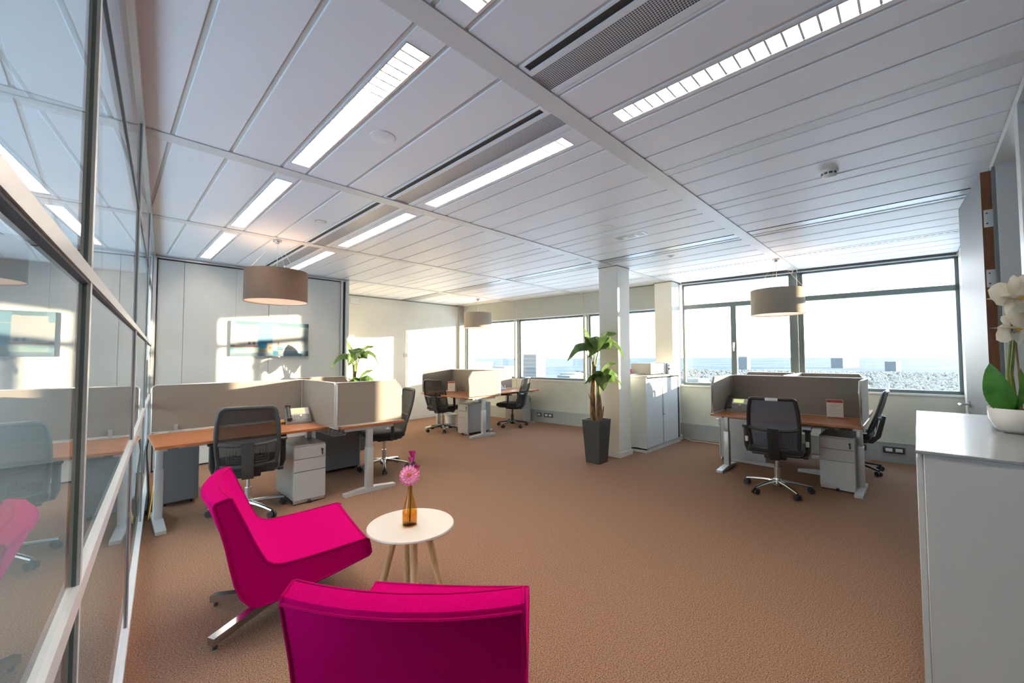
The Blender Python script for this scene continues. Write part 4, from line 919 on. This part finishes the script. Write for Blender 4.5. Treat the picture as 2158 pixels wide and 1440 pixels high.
# ---- banana plants in planters
def banana(label, loc, rz, scale=1.0, wide=2.0):
    t = thing('potted_banana_plant', label, 'plant', loc, rz, 'banana plants in anthracite planters'); t.scale = (scale,)*3
    b0, b1, hh = .105, .14, .58
    mb = MB(); mb.add([(-b0, -b0, 0), (b0, -b0, 0), (b0, b0, 0), (-b0, b0, 0), (-b1, -b1, hh), (b1, -b1, hh), (b1, b1, hh), (-b1, b1, hh), (-b1+.01, -b1+.01, hh), (b1-.01, -b1+.01, hh), (b1-.01, b1-.01, hh), (-b1+.01, b1-.01, hh), (-b1+.015, -b1+.015, hh-.05), (b1-.015, -b1+.015, hh-.05), (b1-.015, b1-.015, hh-.05), (-b1+.015, b1-.015, hh-.05)],
           [(0, 3, 2, 1), (0, 1, 5, 4), (1, 2, 6, 5), (2, 3, 7, 6), (3, 0, 4, 7), (4, 5, 9, 8), (5, 6, 10, 9), (6, 7, 11, 10), (7, 4, 8, 11), (8, 9, 13, 12), (9, 10, 14, 13), (10, 11, 15, 14), (11, 8, 12, 15)])
    obj('planter', mb, PLANTER, t)
    obj('soil', MB().grid(lambda u, v: ((u-.5)*2*(b1-.016), (v-.5)*2*(b1-.016), hh-.03+.014*math.sin(u*9)*math.cos(v*7)), 8, 8), SOIL, t)
    # axes: A = to the right in the picture, B = away from the viewer
    A = Vector((.707, -.707, 0)); B = Vector((.707, .707, 0))
    if rz: A, B = Vector((.707, -.707, 0)), Vector((.707, .707, 0))
    def Q(a, z_, b_=0.0): return A*a+B*b_+Vector((0, 0, z_))
    obj('trunk', MB().tube([Q(-.045, .53), Q(-.05, .75), Q(-.045, .95), Q(-.03, 1.12), Q(-.025, 1.28), Q(-.02, 1.36)], [.04, .036, .034, .03, .028, .022], 10), TRUNK, t)
    obj('trunk', MB().tube([Q(.03, .53, -.03), Q(.035, .7, -.035), Q(.03, .85, -.035), Q(.025, .93, -.04)], [.042, .038, .032, .02], 10), TRUNK, t)
    obj('stem', MB().tube([Q(.02, .80, -.04), Q(.03, .95, -.04), Q(.025, 1.1, -.04)], [.026, .022, .016], 8), STEM, t)
    obj('dry_sheath', MB().tube([Q(.06, .58, -.05), Q(.075, .68, -.06), Q(.09, .76, -.06)], [.016, .012, .006], 6), TRUNK, t)
    obj('dry_sheath', MB().tube([Q(-.06, .72, -.04), Q(-.08, .84, -.05), Q(-.115, .93, -.05)], [.014, .009, .004], 6), TRUNK, t)
    obj('dry_sheath', MB().tube([Q(-.0, .62, -.07), Q(-.01, .76, -.075), Q(.005, .9, -.07)], [.018, .014, .005], 6), TRUNK, t)
    for a_, b_ in ((-.075, .02), (-.04, -.03), (-.0, -.02), (.03, .03), (.06, -.01)):
        obj('petiole', MB().tube([Q(-.022+a_*.2, 1.28, b_*.3), Q(-.015+a_*.45, 1.42, b_), Q(-.01+a_, 1.57, b_*1.4)], [.014, .010, .007], 7), STEM, t)
    for a_, b_ in ((-.06, .0), (.0, -.05), (.04, .02)):
        obj('petiole', MB().tube([Q(.025, 1.02, -.04), Q(.025+a_*.5, 1.1, -.04+b_*.5), Q(.025+a_, 1.17, -.04+b_)], [.012, .010, .006], 7), STEM, t)
    LV = [(Q(-.03, 1.55), Q(-.17, 1.86, .02), Q(-.06, 1.74, .02), .055, B+A*.5, .4),
          (Q(.0, 1.55), Q(.29, 1.735, -.03), Q(.14, 1.76, 0), .05, B*1.0+Vector((0, 0, -.5)), .35),
          (Q(-.02, 1.55), Q(-.40, 1.37, -.05), Q(-.27, 1.76, -.05), .11, B+Vector((0, 0, .35)), .5),
          (Q(.03, 1.55), Q(.36, 1.40, -.06), Q(.25, 1.73, -.06), .075, B+Vector((0, 0, .3)), .5),
          (Q(-.01, 1.55), Q(-.04, 1.50, -.33), Q(-.04, 1.80, -.22), .085, A, .45),
          (Q(.0, 1.55), Q(-.14, 1.42, -.2), Q(-.08, 1.66, -.16), .07, A*.8+B*.4, .5),
          (Q(.02, 1.55), Q(.16, 1.53, -.2), Q(.1, 1.68, -.15), .07, A*.7-B*.5, .45),
          (Q(.0, 1.55), Q(.08, 1.70, .3), Q(.05, 1.80, .18), .08, A, .4),
          (Q(.04, 1.15, -.04), Q(.28, 1.33, -.02), Q(.12, 1.31, -.04), .075, B+Vector((0, 0, -.4)), .3),
          (Q(.04, 1.15, -.04), Q(.33, 1.02, -.06), Q(.23, 1.27, -.07), .07, B+Vector((0, 0, .35)), .45),
          (Q(.02, 1.15, -.05), Q(-.19, 1.07, -.14), Q(-.06, 1.25, -.12), .085, B-Vector((0, 0, .6)), .3),
          (Q(-.02, 1.15, .0), Q(-.27, 1.235, .05), Q(-.12, 1.235, .03), .03, B, .3),
          (Q(.02, 1.15, -.06), Q(.04, .98, -.26), Q(.04, 1.24, -.2), .06, A, .45),
          (Q(.05, 1.15, -.04), Q(.20, 1.09, -.22), Q(.14, 1.22, -.16), .06, A*.6-B*.5, .4)]
    for bs, tp, ct, wd_, sd_, fo in LV: bigleaf(t, bs, tp, ct, wd_*wide, LEAF, sd_, fold=-fo*.7, wavy=.006, n=12)
    return t
banana('banana plant in a dark square planter beside the white pillar', (4.79, 3.145, 0), 0)
banana('banana plant rising behind the taupe desk screens', (2.80, 6.22, 0), R(25), .92, 1.5)

# ---- waste bin, cables
t = thing('waste_bin', 'white waste bin under the far desk by the white wall', 'bin', (5.10, 6.86, 0))
obj('bin_body', MB().lathe([(0, .0), (.10, 0), (.125, .26), (.12, .26), (.096, .01), (0, .01)], 24, cap=False), WHITEP, t); obj('bag_rim', MB().lathe([(.121, .235), (.13, .24), (.131, .265), (.122, .265)], 24, cap=False), CERAM, t)
CW = mat('white_cable', (.70, .68, .62), .5)
tag(obj('floor_cable', MB().tube([(7.02, 2.86, .05), (7.05, 2.75, .012), (7.12, 2.55, .006), (7.10, 2.3, .006), (7.05, 2.1, .006), (6.8, 2.0, .006)], .006, 6), CW), 'white cable on the carpet beside the right pillar', 'cable')
tag(obj('power_cable', MB().tube([(6.86, 6.10, .25), (6.90, 6.0, .22), (6.90, 5.9, .14), (6.88, 5.82, .12), (6.87, 5.78, .16)], .007, 6), CW), 'white power cable from the far pedestal to the wall socket', 'cable')
tag(obj('yellow_cable', MB().tube([(.42, 4.86, .69), (.40, 4.80, .62), (.37, 4.74, .5), (.345, 4.70, .40), (.33, 4.72, .2), (.32, 4.8, .02)], .005, 6), YC), 'yellow cable hanging beside the left leg of the phone desk', 'cable')
tag(obj('black_cable', MB().tube([(.315, 5.02, .70), (.30, 5.0, .6), (.315, 4.98, .4), (.325, 5.0, .2), (.315, 5.02, .01)], .010, 6), BLACK), 'black cable bundle beside the glass partition under the phone desk', 'cable')
t = thing('power_adapter', 'small white multi-socket block at the foot of the right pillar', 'socket', (7.03, 2.93, 0), R(10)); obj('block', MB().rbox((0, 0, .055), (.05, .05, .09), .006), WHITEP, t); obj('plug', MB().rbox((0, -.03, .03), (.035, .02, .035), .005).rbox((0, -.03, .075), (.035, .02, .03), .005), CERAM, t)

# ================================================================== OUTSIDE: the view from the tower
LAND = bpy.data.materials.new('landscape'); LAND.use_nodes = True; n, l = LAND.node_tree.nodes, LAND.node_tree.links
b = n['Principled BSDF']; b.inputs['Roughness'].default_value = .9; b.inputs['Specular IOR Level'].default_value = .1
tc_ = n.new('ShaderNodeTexCoord'); n1 = n.new('ShaderNodeTexNoise'); n1.inputs['Scale'].default_value = .0016; n1.inputs['Detail'].default_value = 12; n1.inputs['Roughness'].default_value = .7
c1 = n.new('ShaderNodeValToRGB'); c1.color_ramp.elements[0].color = (.028, .045, .05, 1); c1.color_ramp.elements[0].position = .3; c1.color_ramp.elements[1].color = (.105, .12, .12, 1); c1.color_ramp.elements[1].position = .72
q = c1.color_ramp.elements.new(.5); q.color = (.05, .072, .076, 1)
l.new(tc_.outputs['Object'], n1.inputs['Vector']); l.new(n1.outputs['Fac'], c1.inputs[0]); l.new(c1.outputs[0], b.inputs['Base Color'])
gd = MB(); N = 64
gd.add([(0, 0, -70)]+[(25000*math.cos(2*PI*i/N), 25000*math.sin(2*PI*i/N), -70) for i in range(N)], [(0, i+1, (i+1) % N+1) for i in range(N)])
tag(struct('ground_outside', gd, LAND, 'hazy flat landscape far below the tower'), kind='structure')
pod = MB(); pod.add([(3+88*math.cos(2*PI*i/48), 2+88*math.sin(2*PI*i/48), -6) for i in range(48)]+[(3+88*math.cos(2*PI*i/48), 2+88*math.sin(2*PI*i/48), -70) for i in range(48)], [tuple(range(48))]+[(i, i+48, (i+1) % 48+48, (i+1) % 48) for i in range(48)])
struct('roof_bounce_podium', pod, mat('roof_bounce_grey', (.58, .60, .60), .7), 'unseen grey roof added to bounce skylight up through the windows')  # out of view, added to throw skylight onto the ceiling
struct('roof_bounce_terrace', MB().box(-80, -30, -5.9, -3, 60, -5.6), mat('roof_bounce_white', (.76, .82, .88), .7), 'unseen white roof added on the corridor side to bounce skylight')  # unseen reflector surface, added for cool light on the near ceiling
def building(label, bearing, dist, w_, d_, h_, m_, wm, rot=0.0, floors=8, base=-70):
    t = thing('city_building', label, 'building', (dist*math.cos(bearing), dist*math.sin(bearing), base), rot, 'city buildings outside')
    obj('wall', MB().box(-w_/2, -d_/2, 0, w_/2, d_/2, h_), m_, t); obj('roof_edge', MB().box(-w_/2-.3, -d_/2-.3, h_, w_/2+.3, d_/2+.3, h_+1), m_, t)
    me = MB().box(-w_/2*.94, -d_/2-.15, 0, w_/2*.94, d_/2+.15, h_/floors*.45).box(-w_/2-.15, -d_/2*.94, 0, w_/2+.15, d_/2*.94, h_/floors*.45).mesh('window_band'); me.materials.append(wm)
    for k in range(floors): link('window_band', me, None, t, (0, 0, (k+.35)*h_/floors))
BW = mat('building_white', (.13, .145, .15), .7); BT = mat('building_teal', (.08, .15, .15), .7); BR = mat('building_red', (.14, .06, .05), .7); BG = mat('building_grey', (.085, .10, .105), .7); BH = mat('building_hazy', (.075, .095, .10), .8); WBk = mat('building_window', (.055, .07, .075), .6)
def brg(px): return YAW_B-math.atan((px-1079)/859.0)
YAW_B = PI/2-YAW+0.0 if False else math.atan2(fwd.y, fwd.x)
for lb, px, ds, w_, d_, h_, m_, fl in (
    ('tall pale tower block outside the far corner window', 1005, 420, 26, 20, 66, BG, 16), ('white tower block behind the far desk chairs', 1070, 300, 16, 16, 64, BW, 14),
    ('grey tower block seen beside the far window mullion', 1126, 520, 20, 20, 74, BG, 15), ('low teal hall outside the far window', 1160, 260, 62, 24, 46, BT, 4),
    ('small red-brick block outside the far window', 1197, 300, 12, 12, 48, BR, 6), ('pale block outside behind the banana leaves', 1172, 290, 10, 10, 52, BW, 7),
    ('blue-grey block outside left of the pillar', 1215, 420, 34, 20, 52, BG, 8), ('long white block outside below the banana leaves', 1225, 700, 80, 30, 44, BW, 6),
    ('pale apartment block seen through the opening-sash window', 1462, 380, 14, 18, 52, BW, 9), ('distant high block near the window handle', 1568, 2400, 50, 40, 70, BH, 9),
    ('distant low block beyond the right-hand window', 1780, 3200, 220, 60, 58, BH, 5), ('distant white block far across the landscape', 1880, 2600, 60, 40, 44, BH, 5)):
    building(lb, brg(px), ds, w_, d_, h_, m_, WBk, rot=random.uniform(-.3, .3), floors=fl)
# woodland below the tower: uncountable tree crowns
tm = noisy('winter_woodland', (.08, .085, .07), (.17, .16, .13), .15, .9)
_bm = bmesh.new(); bmesh.ops.create_icosphere(_bm, subdivisions=1, radius=1); _bm.verts.index_update()
ico_v = [v.co.copy() for v in _bm.verts]; ico_f = [[v.index for v in f_.verts] for f_ in _bm.faces]; _bm.free()
vs_, fs_ = [], []
for i in range(5200):
    a = brg(random.uniform(1400, 2060)); ds = 780+1500*random.random()**1.6
    c_ = (ds*math.cos(a), ds*math.sin(a), -66); sc_ = (random.uniform(2.5, 6), random.uniform(2.5, 6), random.uniform(3, 8)); o_ = len(vs_)
    vs_ += [(c_[0]+v.x*sc_[0], c_[1]+v.y*sc_[1], c_[2]+v.z*sc_[2]) for v in ico_v]; fs_ += [[q_+o_ for q_ in f_] for f_ in ico_f]
me = bpy.data.meshes.new('woodland'); me.from_pydata(vs_, [], fs_); me.polygons.foreach_set('use_smooth', [True]*len(fs_)); me.update()
tag(link('woodland', me, tm), 'pale woodland far below the right-hand windows', 'trees', kind='stuff')
